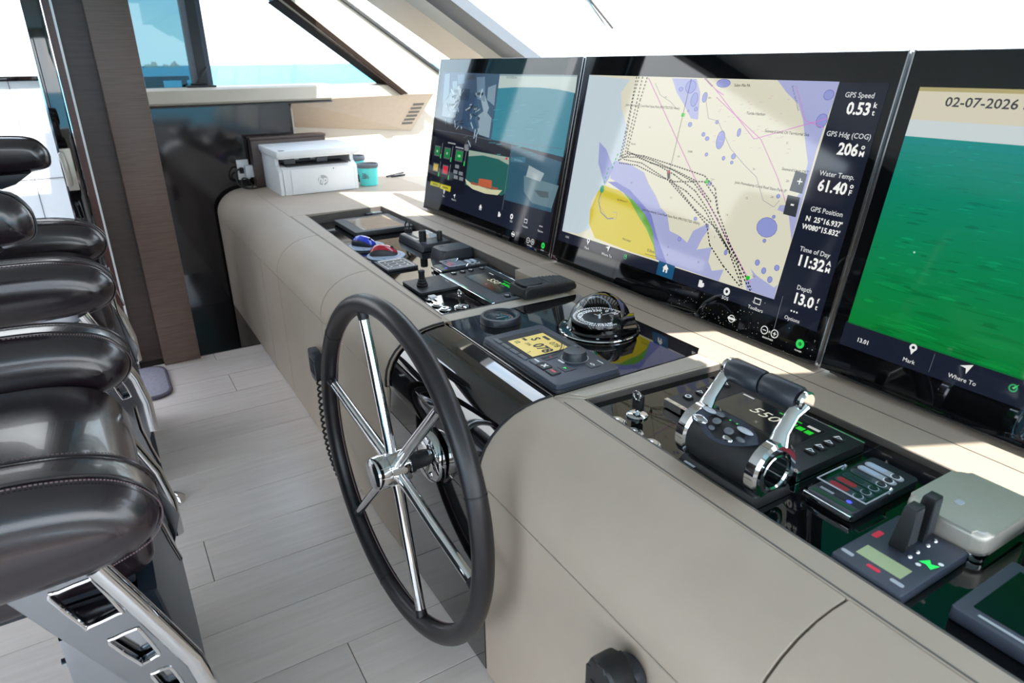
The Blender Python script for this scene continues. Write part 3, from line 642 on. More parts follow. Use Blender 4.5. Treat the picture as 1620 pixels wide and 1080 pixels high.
for pts in ([(0.279,0.4061),(0.3108,0.4167),(0.389,0.4173),(0.5073,0.4056),(0.6537,0.3896),(0.7024,0.3606),(0.7326,0.3008),(0.8009,0.2234),(0.8578,0.1721),(0.9039,0.1264)], [(0.272,0.3904),(0.333,0.4189),(0.4348,0.408),(0.5163,0.3929),(0.6152,0.3682),(0.6831,0.3252),(0.736,0.2819),(0.7912,0.2278),(0.8372,0.1864),(0.8711,0.1305)], [(0.2859,0.4031),(0.3581,0.4106),(0.4593,0.3967),(0.5358,0.3782),(0.6321,0.344),(0.7014,0.2955),(0.7618,0.2413),(0.8182,0.195),(0.9067,0.1176)], [(0.2995,0.3971),(0.3849,0.3954),(0.5005,0.3634),(0.5964,0.3388),(0.6826,0.2989),(0.7418,0.2504),(0.8028,0.2044),(0.873,0.1245)], [(0.28,0.3838),(0.3657,0.3861),(0.4798,0.3642),(0.542,0.3585),(0.6152,0.3682),(0.6587,0.374),(0.7093,0.339),(0.7345,0.2946)], [(0.523,0.3559),(0.6156,0.308),(0.7039,0.2597),(0.7308,0.2086),(0.795,0.1635),(0.8647,0.1255)], [(0.5257,0.3632),(0.6482,0.2931),(0.7398,0.2566),(0.8067,0.2053)], [(0.3085,0.4238),(0.4267,0.4001),(0.5316,0.3913),(0.623,0.3725),(0.7018,0.3217)], [(0.2942,0.6497),(0.2857,0.5878),(0.2886,0.4949),(0.2859,0.4031)], [(0.3106,0.6499),(0.3067,0.5745),(0.302,0.4887),(0.2995,0.4155)], [(0.3325,0.6488),(0.3209,0.5821),(0.3142,0.4967),(0.3085,0.4164)], [(0.2832,0.6495),(0.2833,0.5593),(0.2817,0.4799),(0.2778,0.3911)]):
    g.l(pts, (34, 36, 34), .0040, 6, dash=(.006, .0045))
for pts in ([(0.5835,0.6107),(0.6182,0.5431),(0.6541,0.539),(0.7222,0.47),(0.7822,0.4333),(0.8288,0.4087),(0.8689,0.3542),(0.9055,0.3433),(0.9175,0.3618)], [(0.3728,0.6317),(0.4059,0.5987),(0.4571,0.5805),(0.4875,0.562)], [(0.2235,0.2693),(0.2206,0.2374),(0.2766,0.1997),(0.3172,0.207),(0.3161,0.2299),(0.2931,0.2259)]):
    g.l(pts, (150, 152, 160), .0014, 4)
g.l([(0.2188,0.2843),(0.2111,0.2517),(0.235,0.216),(0.2761,0.2012),(0.3046,0.2086)], (90, 96, 130), .003, 5)
for pts in ([(0.2319,0.3633),(0.219,0.2921)], [(0.2653,0.4121),(0.2461,0.3573)]): g.l(pts, (40, 170, 70), .004, 6, dash=(.008, .007))
g.p(circ(0.2194, 0.2906, .011, 8, 1.2), (40, 150, 110), 6)
for u, v in ((0.6672,0.3751), (0.8837,0.1529), (0.5182,0.5471)): g.r(u-.006, u+.006, v-.005, v+.005, (30, 190, 40), 6)
g.p([(0.505,0.3812),(0.5102,0.3901),(0.5189,0.3815),(0.5224,0.3641),(0.5128,0.3629)], (50, 40, 40), 7)
g.p([(0.5082,0.3871),(0.5139,0.3878),(0.5174,0.38),(0.5097,0.379)], (190, 40, 60), 8)
BLK = (60, 60, 58)
for s_, p_, sz in (('John Pennekamp Coral Reef State Park (PROTECTED Area)', (0.3783,0.5609), .0098), ('John Pennekamp Coral Reef State Park (PROTECTED AREA)', (0.5548,0.2551), .0098), ('John Pennekamp Coral Reef State Park (P', (0.8482,0.3836), .0098), ('Turtle Harbor', (0.7785,0.5607), .0105), ('Seaward Limit Of Territorial Sea', (0.886,0.5212), .0100), ('Seaward Limit Of T', (0.9392,0.4352), .0098), ('Subm Pile PA', (0.7116,0.6293), .0100), ('Pile PA', (0.3303,0.4454), .0075), ('Key Largo', (0.3894,0.1502), .0098), ('High Mangrove P', (0.3317,0.2675), .0075), ('0.3nm', (0.508,0.138), .0135), ('0108', (0.5785,0.4459), .0085)):
    g.t(s_, p_[0], p_[1], sz, BLK, 7, b=.012)
g.t('(Protected', *(0.5883,0.637), .0095, BLK, 7, rot=-.55)
g.t('Area to be Avoided', *(0.8842,0.6059), .0085, (110, 100, 150), 7, rot=-1.0)
g.l([(0.4851,0.1285),(0.5376,0.1314)], BLK, .0014, 7)
for s_, p_ in (('15', (0.816,0.3497)), ('14', (0.7645,0.296)), ('24', (0.8931,0.3639)), ('28', (0.9251,0.4083)), ('13', (0.5428,0.3089)), ('10', (0.3569,0.3279)), ('10', (0.7044,0.1508)), ('5', (0.7412,0.2306)), ('6', (0.5765,0.1674)), ('16', (0.8144,0.4249)), ('15', (0.3887,0.5005)), ('60', (0.5374,0.4285)), ('5', (0.8956,0.4977)), ('"27"', (0.6849,0.38)), ('"26"', (0.8999,0.1583)), ('19', (0.431,0.5902)), ('84', (0.6062,0.5946)), ('25', (0.535,0.5565)), ('8', (0.5799,0.1439))):
    g.t(s_, p_[0], p_[1], .0082, (84, 84, 92), 7)
for i in range(46):
    u = .64+random.random()*.27; v = .47+random.random()*.14; g.l([(u-.004, v), (u+.004, v+.001)], (205, 176, 186), .0012, 4)
g.p([(0.9416,0.4384),(0.9758,0.4341),(0.9758,0.3868),(0.9388,0.3894)], (52, 56, 62), 8); g.p([(0.9374,0.3788),(0.9741,0.3774),(0.9767,0.3296),(0.9387,0.3312)], (52, 56, 62), 8)
g.t('+', *(0.9608,0.404), .03, WHT, 9, b=.01); g.t('-', *(0.9579,0.3496), .034, WHT, 9, b=.02)
# data column
for ttl, val, unit, vt, vv_ in (('GPS Speed', '0.53', ('k', 't'), .6135, .5775), ('GPS Hdg (COG)', '206', ('o', 'M'), .526, .488), ('Water Temp.', '61.40', ('o', 'F'), .436, .401), ('Time of Day', '11:32', ('A', 'M'), .254, .2195), ('Depth', '13.0', ('f', 't'), .162, .128)):
    g.t(ttl, 1.053, vt, .0165, (205, 208, 208), 6, b=.012); g.t(val, 1.088, vv_, .037, (240, 240, 236), 6, 'r', b=.03, sx=.92)
    g.t(unit[0], 1.098, vv_+.016, .017, (240, 240, 236), 6, b=.02); g.t(unit[1], 1.098, vv_, .017, (240, 240, 236), 6, b=.02)
g.t('GPS Position', 1.053, .351, .0165, (205, 208, 208), 6, b=.012); g.t("N  25\u00b016.937'", 1.102, .327, .0175, (240, 240, 236), 6, 'r', b=.022); g.t("W080\u00b015.832'", 1.102, .307, .0175, (240, 240, 236), 6, 'r', b=.022)
g.r(.55, .62, .08, .129, (22, 78, 116), 2)
icons(g, (('pin', .1987, .106), ('go', .3072, .107), ('leaf', .40, .100), ('home', .585, .106), ('flag', .7339, .097), ('sos', .8273, .100), ('tools', .9311, .102), ('dots', 1.043, .107), ('input', .8652, .034), ('bright', .9905, .037), ('power', 1.083, .036)), None)
g.t('Mark', .1987, .081, .0125, WHT, 6); g.t('Where To', .3072, .081, .0125, WHT, 6); g.t('SOS', .8273, .077, .0135, WHT, 6); g.t('Toolbars', .9311, .077, .0135, WHT, 6); g.t('Options', 1.043, .083, .0135, WHT, 6); g.t('13.01', .075, .096, .0105, WHT, 6)
g.r(1.000, 1.0012, .045, .135, (120, 124, 130), 4)
part('display_image', g, GFX, s2)
random.seed(11); m = MB()
for i in range(120):
    u = min(1.12, max(.55, random.gauss(.86, .12))); v = abs(random.gauss(.035, .03)); q = random.uniform(.0005, .0013)
    m.flat(circ(u, v, q, 5), .0040)
part('dust_specks', m, mat('pale_dust', (190, 186, 178), rough=.9), s2, kind='stuff')
# ---- left screen: camera grid and engine data
s1 = screen('left helm screen showing four camera views and engine gauges', 1.397, 3.213, 1.147)
g = G(); g.r(.03, 1.125, .05, .652, NAV, 0)
g.p([(0.0391,0.6544),(0.5845,0.6499),(0.5889,0.3858),(0.03078,0.4462)], (62, 82, 104), 1)
random.seed(3)
for poly, c in (([(0.06418,0.6453),(0.1183,0.6485),(0.1376,0.5454),(0.07487,0.5085)], (116, 138, 156)), ([(0.1542,0.6144),(0.2022,0.617),(0.2192,0.5662),(0.1696,0.562)], (118, 140, 158)), ([(0.1964,0.6438),(0.2695,0.6462),(0.2768,0.6077),(0.2129,0.602)], (96, 118, 140)), ([(0.386,0.6354),(0.4597,0.6379),(0.49,0.5362),(0.4163,0.5462)], (100, 122, 142)), ([(0.4995,0.5953),(0.5659,0.6091),(0.5743,0.5231),(0.5054,0.5453)], (120, 140, 156)), ([(0.2925,0.5683),(0.405,0.5716),(0.4678,0.4237),(0.3013,0.4211)], (50, 72, 100)), ([(0.286,0.6446),(0.373,0.6472),(0.3772,0.6267),(0.2922,0.6237)], (60, 70, 84)), ([(0.08158,0.5088),(0.1525,0.5688),(0.2236,0.5798),(0.2572,0.536),(0.2188,0.4524),(0.08616,0.4542)], (126, 146, 160)), ([(0.4178,0.464),(0.4999,0.5028),(0.5665,0.4727),(0.569,0.3927),(0.4754,0.3982)], (134, 152, 164)), ([(0.1818,0.5787),(0.2286,0.5978),(0.2569,0.5718),(0.2316,0.5169)], (150, 166, 176)), ([(0.4212,0.5806),(0.4556,0.59),(0.5331,0.5129),(0.5099,0.4694)], (142, 160, 172))): g.p(poly, c, 2)
for i in range(70):
    lo = random.random() < .5; u = random.gauss(.20 if lo else .39, .045); v = random.uniform(.40 if lo else .33, .57); a = random.uniform(0, PI); ln = random.uniform(.012, .045)
    k = random.choice((40, 60, 170, 190)); g.l([(u, v), (u+ln*math.cos(a), v+ln*math.sin(a))], (k*.85, k*.95, k*1.02), random.uniform(.004, .012), 3)
for i in range(9): g.l([(.262+i*.009, .585), (.258+i*.0098, .535)], (36, 48, 62), .005, 4)
g.p([(0.5845,0.6499),(1.129,0.6512),(1.128,0.3692),(0.5882,0.3883)], (48, 122, 140), 1)
g.p([(0.5845,0.6499),(1.129,0.6512),(1.133,0.5909),(1.028,0.6006),(0.9042,0.6041),(0.7252,0.6014),(0.5859,0.594)], (176, 190, 184), 2)
g.p([(0.5845,0.6499),(1.129,0.6512),(1.129,0.6458),(0.585,0.6426)], (130, 150, 154), 3)
for i in range(30):
    u = random.uniform(.56, .98); v = random.uniform(.33, .55); g.l([(u, v), (u+random.uniform(.02, .08), v+.004)], random.choice(((40, 112, 128), (60, 138, 152))), .003, 2)
g.t('02-07-2026 Sat', *(0.6834,0.6343), .013, (40, 60, 66), 4)
g.p([(0.02895,0.3715),(0.4059,0.3733),(0.4142,0.1287),(0.04651,0.08631)], (18, 22, 34), 1)
for (u, v), w_, h_, c_, tx in (((0.0831,0.2903),0.0492,0.0381,(24,120,62),'48'), ((0.1927,0.2894),0.0533,0.0403,(24,120,62),'47'), ((0.3170,0.2907),0.0615,0.0403,(22,132,60),'1481'), ((0.0871,0.2121),0.0492,0.0314,(190,160,70),''), ((0.1928,0.2127),0.0492,0.0336,(200,40,62),'')):
    g.r(u-w_*.64, u+w_*.6, v-h_*.64, v+h_*.66, (84, 92, 96), 2); g.r(u-w_*.5, u+w_*.5, v-h_*.5, v+h_*.5, c_, 3)
    if tx: g.t(tx, u, v-.006, .016, (190, 240, 200), 5, b=.01)
for u, v in ((0.1315,0.3142), (0.2436,0.3095), (0.3822,0.3055), (0.1340,0.2273), (0.2423,0.2253)):
    g.l([(u, v+.018), (u-.004, v-.05)], (150, 156, 160), .0025, 3); g.r(u-.010, u, v-.054, v-.034, (50, 200, 90), 4)
for u, v in ((0.3104,0.2417), (0.3010,0.2162), (0.3557,0.2154), (0.3120,0.1931), (0.3666,0.1927), (0.3760,0.3402), (0.3796,0.3279)): g.r(u-.02, u+.02, v-.008, v+.008, (120, 126, 132), 3)
for u, v in ((0.2272,0.3361), (0.3115,0.3233)): g.r(u-.04, u+.04, v, v+.006, (150, 154, 156), 4)
g.p([(0.0500,0.1416), (0.1582,0.1440), (0.1548,0.1239), (0.0463,0.1208)], (172, 168, 40), 3); g.p([(0.1632,0.1427), (0.2747,0.1445), (0.2733,0.1193), (0.1604,0.1207)], (184, 176, 44), 3)
for u, v in ((0.1064,0.1291), (0.2173,0.1287)): g.r(u-.03, u+.03, v, v+.006, (110, 108, 40), 5)
g.p([(0.4000,0.3262), (0.7555,0.3306), (0.7907,0.2029), (0.7431,0.1724), (0.4096,0.1715)], (34, 92, 88), 1)
g.p([(0.4044,0.3248), (0.7559,0.3290), (0.7614,0.3001), (0.6717,0.3135), (0.5375,0.3150), (0.4083,0.2982)], (150, 166, 152), 2)
g.p([(0.4059,0.1978), (0.4654,0.1855), (0.5580,0.1838), (0.6491,0.1844), (0.7400,0.1940), (0.7099,0.1691), (0.6021,0.1601), (0.4877,0.1632), (0.4244,0.1763)], (196, 196, 160), 3)
g.p([(0.5333,0.2160), (0.6450,0.2219), (0.6515,0.1882), (0.5316,0.1838)], (182, 92, 62), 4)
for i in range(6): g.l([(0.5493+i*.0148, 0.2128-.004*i*.35), (0.5502+i*.0148, 0.1845-.004*i*.35)], (150, 70, 48), .0025, 5)
g.p([(0.4633,0.1925), (0.5290,0.1923), (0.5243,0.1827), (0.4664,0.1820)], (150, 80, 60), 4); g.p([(0.6559,0.1975), (0.7081,0.1979), (0.6968,0.1895), (0.6589,0.1875)], (150, 80, 60), 4)
g.p([(0.7288,0.3262), (0.7464,0.3280), (0.7474,0.3191), (0.7296,0.3180)], (190, 50, 70), 4); g.t('02-07-2026', *(0.4778,0.3266), .009, (30, 40, 40), 5)
g.p([(0.7637,0.3786), (1.1233,0.3505), (1.1106,0.1651), (0.7673,0.1592)], (46, 84, 104), 1)
g.p([(0.8869,0.2729), (1.1307,0.2664), (1.1101,0.1803), (0.9759,0.1780), (0.9055,0.2113)], (92, 120, 130), 2); g.p([(0.9118,0.3155), (1.0258,0.2980), (1.0075,0.2649), (0.9027,0.2709)], (150, 166, 170), 3); g.p([(0.9722,0.2289), (1.0726,0.2356), (1.0793,0.2137), (1.0245,0.2092)], (70, 84, 92), 3)
g.p([(0.7681,0.3319), (0.8807,0.3436), (0.8798,0.3214), (0.7718,0.3143)], (60, 110, 130), 2); g.t('02-07-2026 Sat', *(0.8285,0.3221), .010, (150, 170, 180), 4)
g.l([(0.4097,0.3736), (0.4106,0.3308)], (100, 110, 120), .002, 4); g.l([(0.7628,0.3817), (0.7639,0.1145)], (120, 130, 140), .002, 4); g.l([(0.0242,0.3877), (0.5892,0.3850), (1.1192,0.3974)], (80, 92, 110), .002, 4)
icons(g, (('pin', *(0.2120,0.1084)), ('go', *(0.3223,0.1074)), ('home', *(0.5818,0.0974)), ('flag', *(0.7477,0.0946)), ('sos', *(0.8452,0.1031)), ('tools', *(0.9532,0.1043)), ('dots', *(1.0624,0.1036)), ('input', *(0.8765,0.0368)), ('bright', *(1.0074,0.0352)), ('power', *(1.0971,0.0363))), None)
for s_, q in (('Mark', (0.2137,0.0871)), ('Where To', (0.3220,0.0863)), ('SOS', (0.8473,0.0800)), ('Toolbars', (0.9549,0.0785)), ('Options', (1.0634,0.0817))): g.t(s_, *q, .011, WHT, 6)
part('display_image', g, GFX, s1)
# ---- right screen: bow camera
s3 = screen('right helm screen showing a green sea camera view', 1.388, .894, 1.137)
g = G(); g.r(.03, 1.11, .072, .128, NAV, 1)
for a, b in zip(range(0, 24), range(1, 25)):
    t_ = a/24.; g.r(.034, 1.09, .125+.417*(1-(b/24.)), .125+.417*(1-t_)+.0005, tuple(int(x+(y-x)*t_**.8) for x, y in zip((8, 132, 128), (0, 120, 46))), 1)
g.r(.034, 1.09, .541, .640, (206, 200, 178), 1); g.r(.034, 1.09, .541, .575, (196, 206, 206), 2); g.r(.034, 1.09, .632, .640, (170, 160, 110), 2)
random.seed(5)
for i in range(900):
    d = random.random()**1.2; v_ = .535-.405*d; ln = .012+(.16 if i % 4 == 0 else .07)*d*random.random(); u_ = .036+random.random()*.98; hh = .0008+(.012 if i % 4 == 0 else .005)*d*random.random()
    k = random.uniform(.82, 1.16) if i % 4 else random.uniform(.86, 1.06); base = tuple(x+(y-x)*d**.8 for x, y in zip((8, 132, 128), (0, 120, 46)))
    u1_ = min(1.088, u_+ln); g.p(smooth([(u_, v_), ((u_+u1_)/2, v_+hh), (u1_, v_+hh*.2), ((u_+u1_)/2, v_-hh*.4)], 3), tuple(max(0, min(255, x*k+(4 if k > 1 else 0))) for x in base), 2)
g.p(circ(.31, .462, .006, 10), (220, 222, 214), 4); g.p(circ(.13, .31, .0025, 6), (150, 210, 180), 4)
g.t('02-07-2026 Sat', .095, .604, .026, (60, 62, 66), 5, 'l', b=.015, sx=1.12)
icons(g, (('pin', .1908, .112), ('go', .2995, .112), ('leaf', .3874, .105)), None)
g.t('13.01', .0816, .091, .0135, WHT, 6, b=.02); g.t('Mark', .1908, .084, .0125, WHT, 6); g.t('Where To', .2995, .084, .0125, WHT, 6); g.r(.235, .2362, .080, .12, (90, 96, 104), 4)
part('display_image', g, GFX, s3)
# ================================================================ INSTRUMENTS
def pushbuttons(pts, z, labels, grp):
    for (x, y), lb in zip(pts, labels):
        d = dev('push_button', lb, 'button', x, y, z, grp)
        part('bezel', MB().lathe([(.0215, 0), (.0215, .003), (.0185, .005), (.0165, .005), (.0165, .003)], n=24), CHROME, d)
        part('cap', MB().lathe([(.0163, .002), (.0163, .0065), (.0150, .0075), (.004, .0078), (0, .0070)], n=24), STEEL, d)
pushbuttons([(.8432, .9852), (.8426, .9289), (.842, .876)], ZN, ['chrome push button nearest the divider on the near tray, below the key switch', 'middle chrome push button of three along the near tray edge', 'chrome push button nearest the throttle on the near tray edge'], 'chrome buttons on the near tray')
pushbuttons([(.877, 1.949), (.8795, 1.896)], ZT, ['chrome push button between the tagged key and the last button, far tray', 'chrome push button closest to the corner of the far tray'], 'chrome buttons on the far tray')
def keyswitch(x, y, z, lb, fob):
    d = dev('key_switch', lb, 'switch', x, y, z)
    part('escutcheon', MB().lathe([(.024, 0), (.024, .003), (.020, .006), (.012, .007), (0, .007)], n=28), CHROME, d)
    part('key_shaft', MB().tube([(0, 0, .006), (.002, 0, .020)], .006, 12), STEEL, d)
    m = MB(); m.prism(rrect(-.014, .016, -.006, .006, .004), .016, .052, 'z', b=.002); part('key_grip', m, RUBBER, d)
    part('key_loop', MB().tube([(.003+.011*math.cos(a), -.0065, .050+.010*math.sin(a)) for a in [2*PI*i/16 for i in range(16)]], .0028, 8, closed=True), CHROME, d)
keyswitch(.9029, .9872, ZN, 'black-gripped key switch standing on the near tray beside the divider', 1)
keyswitch(.934, 1.89, ZT, 'slim key switch standing on the far tray beside the engine display', 0)
d = dev('ignition_key', 'chrome key with white tag beside the far tray buttons', 'key', .877, 2.000, ZT)
part('bow', MB().prism(rrect(-.028, .002, -.012, .014, .008), .001, .005, 'z', b=.001), STEEL, d); part('tag_sleeve', MB().prism(rrect(-.034, -.006, .002, .026, .004), .0052, .010, 'z', b=.001), WHITEPL, d)
part('stem', MB().box(.002, .026, -.003, .003, .001, .004), CHROME, d)

def engine_display(x, y, z, wd, ht, lb):
    d = dev('engine_display', lb, 'display', x, y, z, 'engine displays'); a, b = wd/2, ht/2
    part('housing', MB().box(-a, a, -b, b, 0, .020, b=.0015), BLACKMATTE, d)
    part('chrome_rail', MB().box(-a-.001, a+.001, -b-.007, -b+.004, .002, .0208, b=.0008, seg=1), CHROME, d)
    part('chrome_rail', MB().box(-a, a, b-.003, b+.002, .008, .0205, b=.0008, seg=1), CHROME, d)
    m = MB(); u0, u1, v0, v1 = -a*.60, a*.62, -b*.36, b*.70
    part('screen_recess', m.box(u0-.004, u1+.004, v0-.004, v1+.004, .0195, .0206), RUBBER, d)
    g = G(); H = lambda *q: None
    V0 = .0212; s = MB(); s.flat([(u0, v0), (u1, v0), (u1, v1), (u0, v1)], .0208, col=lin((16, 22, 22)))
    cw = u1-u0; ch = v1-v0
    s.text('550', u0+.46*cw, v0+.44*ch, ch*.38, .0214, col=lin((214, 214, 196)), sx=1.15, shear=.15); s.flat(rrect(u0+.68*cw, u0+.78*cw, v0+.50*ch, v0+.55*ch, .001), .0214, col=lin((90, 100, 96)))
    for k in range(4): s.flat([(u0+(.62+.09*k)*cw, v0+.62*ch), (u0+(.69+.09*k)*cw, v0+.62*ch), (u0+(.69+.09*k)*cw, v0+.76*ch), (u0+(.62+.09*k)*cw, v0+.76*ch)], .0214, col=lin((40, 200, 50)))
    s.flat([(u0+.52*cw, v0+.86*ch), (u0+.78*cw, v0+.86*ch), (u0+.78*cw, v0+.90*ch), (u0+.52*cw, v0+.90*ch)], .0214, col=lin((40, 190, 60)))
    s.flat([(u0+.84*cw, v0+.86*ch), (u0+.97*cw, v0+.86*ch), (u0+.97*cw, v0+.94*ch), (u0+.84*cw, v0+.94*ch)], .0214, col=lin((190, 194, 190)))
    s.flat([(u0+.04*cw, v0+.90*ch), (u0+.18*cw, v0+.90*ch), (u0+.18*cw, v0+.95*ch), (u0+.04*cw, v0+.95*ch)], .02135, col=lin((190, 194, 190)))
    s.text('%', u0+.52*cw, v0+.12*ch, ch*.14, .0214, col=lin((120, 130, 110))); part('display_image', s, GFXS, d)
    def key(u, v, shape):
        m = MB(); part('key', m.prism(rrect(u-.011, u+.011, v-.009, v+.009, .006), .0195, .0245, 'z', b=.001), RUBBER, d)
        m = MB(); o = circ(u, v, .0075, 12) if shape == 'o' else ([(u-.009, v-.006), (u+.009, v-.001), (u-.004, v+.007)] if shape == 't' else rrect(u-.008, u+.008, v-.006, v+.006, .003))
        i = [(u+(p[0]-u)*.58, v+(p[1]-v)*.58) for p in o]; n = len(o)
        m.add([(p[0], p[1], .0247) for p in o]+[(p[0], p[1], .0247) for p in i], [(k, (k+1) % n, n+(k+1) % n, n+k) for k in range(n)]); part('key_symbol', m, WHITEPR, d)
    for k, v in enumerate((-.056, -.018, .016, .062)): key(-a+.024, v, 'o' if k == 0 else 't')
    for v in (-.022, .006, .034, .063): key(a-.034, v, 't')
    return d
engine_display(1.082, .811, ZN, .348, .195, 'black engine display reading 550 behind the throttle on the near tray')
engine_display(1.108, 2.012, ZT, .390, .188, 'black engine display reading 550 on the far tray with chrome front rail')

# throttle
th = dev('throttle_control', 'chrome and black twin-lever throttle head standing on the near tray', 'throttle', .898, .727, ZN)
def ycyl(prof, n=36):
    return MB().lathe(prof, (0, 0, .058), 'x', n)
part('plinth', MB().prism([(-.075, -.0575), (.108, -.0575), (.108, .045), (-.075, .045)], 0, .020, 'z', b=.003, top=[(-.070, -.046), (.102, -.046), (.102, .04), (-.070, .04)]), BLACKMATTE, th)
part('plinth_badge', MB().prism([(-.058, -.0555), (-.032, -.0555), (-.032, -.0490), (-.058, -.0490)], .0118, .0125, 'z', top=[(-.058, -.0545), (-.032, -.0545), (-.032, -.0475), (-.058, -.0475)]), SILVERPR, th)
part('barrel', MB().lathe([(.044, -.080), (.0485, -.076), (.0510, -.03), (.0510, .03), (.0490, .086), (.046, .088)], (0, 0, .056), 'x', 40), BLACKMATTE, th)
for sgn, u in ((-1, -.078), (1, .090)):
    part('end_ring', MB().lathe([(.040, u+sgn*.012), (.050, u+sgn*.013), (.0555, u+sgn*.008), (.0555, u-sgn*.010), (.050, u-sgn*.014), (.040, u-sgn*.010), (.040, u+sgn*.012)], (0, 0, .056), 'x', 40), CHROME, th)
    part('end_face', MB().lathe([(.0405, u+sgn*.011), (.034, u+sgn*.0125), (.030, u+sgn*.008), (0, u+sgn*.006)], (0, 0, .056), 'x', 36), BLACKGLASS, th)
    part('inner_ring', MB().lathe([(.028, u+sgn*.010), (.032, u+sgn*.0138), (.034, u+sgn*.0125), (.030, u+sgn*.008), (.028, u+sgn*.010)], (0, 0, .056), 'x', 36), CHROME, th)
    m = MB(); m.tube([(u, .010, .102), (u-max(0, sgn)*.004, .022, .122), (u-max(0, sgn)*.009+sgn*.002, .048, .148), (u-max(0, sgn)*.010+sgn*.004, .070, .162)], [.018, .0135, .0125, .015], 14, flat=.62); part('lever_arm', m, CHROME, th)
    part('lever_cap', MB().lathe([(0, u-.0), (.017, u), (.0205, u+.004*1), (.0205, u+.010), (.017, u+.013), (0, u+.013)], (-.010 if sgn > 0 else -.013, .072, .166), 'x', 24), CHROME, th)
for nm, a, b in (('port', -.078, -.002), ('stbd', .002, .078)):
    part('lever_grip', MB().lathe([(0, a), (.021, a), (.0235, a+.004), (.0235, b-.004), (.021, b), (0, b)], (0, .072, .166), 'x', 28), BLACKSOFT, th)
def cylmap(mb, R, th0):
    o = MB(); o.f = mb.f; o.c = mb.c; o.hascol = mb.hascol
    for x, y, z in mb.v:
        a = th0-y/R; o.v.append((x, (R+z)*math.cos(a), .056+(R+z)*math.sin(a)))
    return o
TH0 = rad(112)
def leaf(u0, u1, hgt, n=14):
    return [(u0+(u1-u0)*i/n, hgt*math.sin(PI*i/n)**.8) for i in range(n+1)]+[(u1-(u1-u0)*i/n, -hgt*math.sin(PI*i/n)**.8) for i in range(1, n)]
part('button_panel', cylmap(MB().prism(leaf(-.074, .074, .034), -.001, .003, 'z', b=.001), .0515, TH0), NAVYPL, th)
for u, v, ru, rv, m_ in ((-.052, .014, .017, .006, SILVERPR), (-.028, .017, .010, .006, GREYPL), (-.050, -.012, .018, .007, STEEL), (-.020, .000, .009, .007, GREYPL), (-.018, -.016, .007, .004, GREYPL), (.014, -.006, .010, .007, GREYPL), (.036, .010, .018, .006, SILVERPR), (.022, -.020, .012, .005, STEEL), (.044, -.010, .010, .004, GREYPL)):
    part('panel_button', cylmap(MB().dome((u, v, .0032), ru, rv, .0035, 14, 3), .0515, TH0), m_, th)
a_ = MB()
for u in (-.004, .012): a_.flat(circ(u, .016, .0018, 8), .0034)
part('indicator_light', cylmap(a_, .0515, TH0), GREENLED, th)

# trim tab / key panel with clear lid
def key_panel(x, y, z, lb):
    d = dev('switch_panel', lb, 'switch panel', x, y, z, 'key panels with clear lids')
    part('housing', MB().prism(rrect(-.045, .045, -.098, .098, .010), 0, .018, 'z', b=.002), BLACKSOFT, d)
    part('chrome_lip', MB().prism(rrect(-.046, .046, -.104, -.096, .003), .006, .016, 'z', b=.001), CHROME, d)
    part('green_band', MB().box(-.040, .040, -.090, -.080, .018, .0186), mat('dark_green_print', (16, 70, 46), rough=.3), d)
    for k in range(6):
        v = -.046+k*.022; red = k < 2
        part('key', MB().prism(rrect(-.038, .034, v-.0085, v+.0085, .008), .018, .0205, 'z', b=.0008), SILVERPR if k > 3 else GREYPL, d)
        part('key_label', MB().prism(rrect(-.034, .002, v-.0065, v+.0065, .006), .0206, .0212, 'z'), RED if red else (NAVYPL if k < 4 else PADMAT), d)
        part('key_button', MB().lathe([(.0065, .0206), (.0065, .0225), (.005, .0232), (0, .0232)], (.020, v, 0), n=16), BLACKSOFT, d)
        m = MB(); m.ring(.020, v, .0075, .0092, .0208, 18); part('key_ring', m, WHITEPR, d)
    part('status_light', MB().dome((.020, -.070, .018), .005, .004, .002, 10, 3), mat('blue_led', (80, 90, 255), rough=.3, emit=.8), d)
    part('lettering', MB().flat(rrect(-.034, -.008, -.075, -.069, .001), .0187), SILVERPR, d)
    m = MB(); m.box(-.046, .046, -.066, .006, .0275, .0290, b=.0006, seg=1); part('clear_lid', m, LIDGL, d)
    part('lid_edge', MB().tube([(-.046, .006, .028), (-.046, -.066, .028), (.046, -.066, .028), (.046, .006, .028)], .0016, 6), SILVERPR, d)
    for u in (-.044, .044): part('lid_hinge', MB().cyl((u, .004, .020), (u, .012, .029), .003, n=8), STEEL, d)
key_panel(1.052, .556, ZN, 'switch panel with red keys under a clear lid, right of the throttle')
key_panel(1.135, 2.292, ZT, 'switch panel with clear lid between puck and engine display, far tray')

# silver metal box
d = dev('metal_box', 'rounded silver metal box on the near tray behind the thruster levers', 'box', 1.105, .408, ZN)
part('lid', MB().prism(rrect(-.064, .064, -.083, .083, .022, 6), .014, .052, 'z', b=.012, seg=4), BRUSHED, d)
part('base', MB().prism(rrect(-.062, .062, -.081, .081, .020, 6), 0, .0135, 'z', b=.002), STEEL, d)
part('lid_mark', MB().prism(rrect(-.014, -.002, -.030, -.014, .004), .0521, .0526, 'z'), SILVERPR, d)
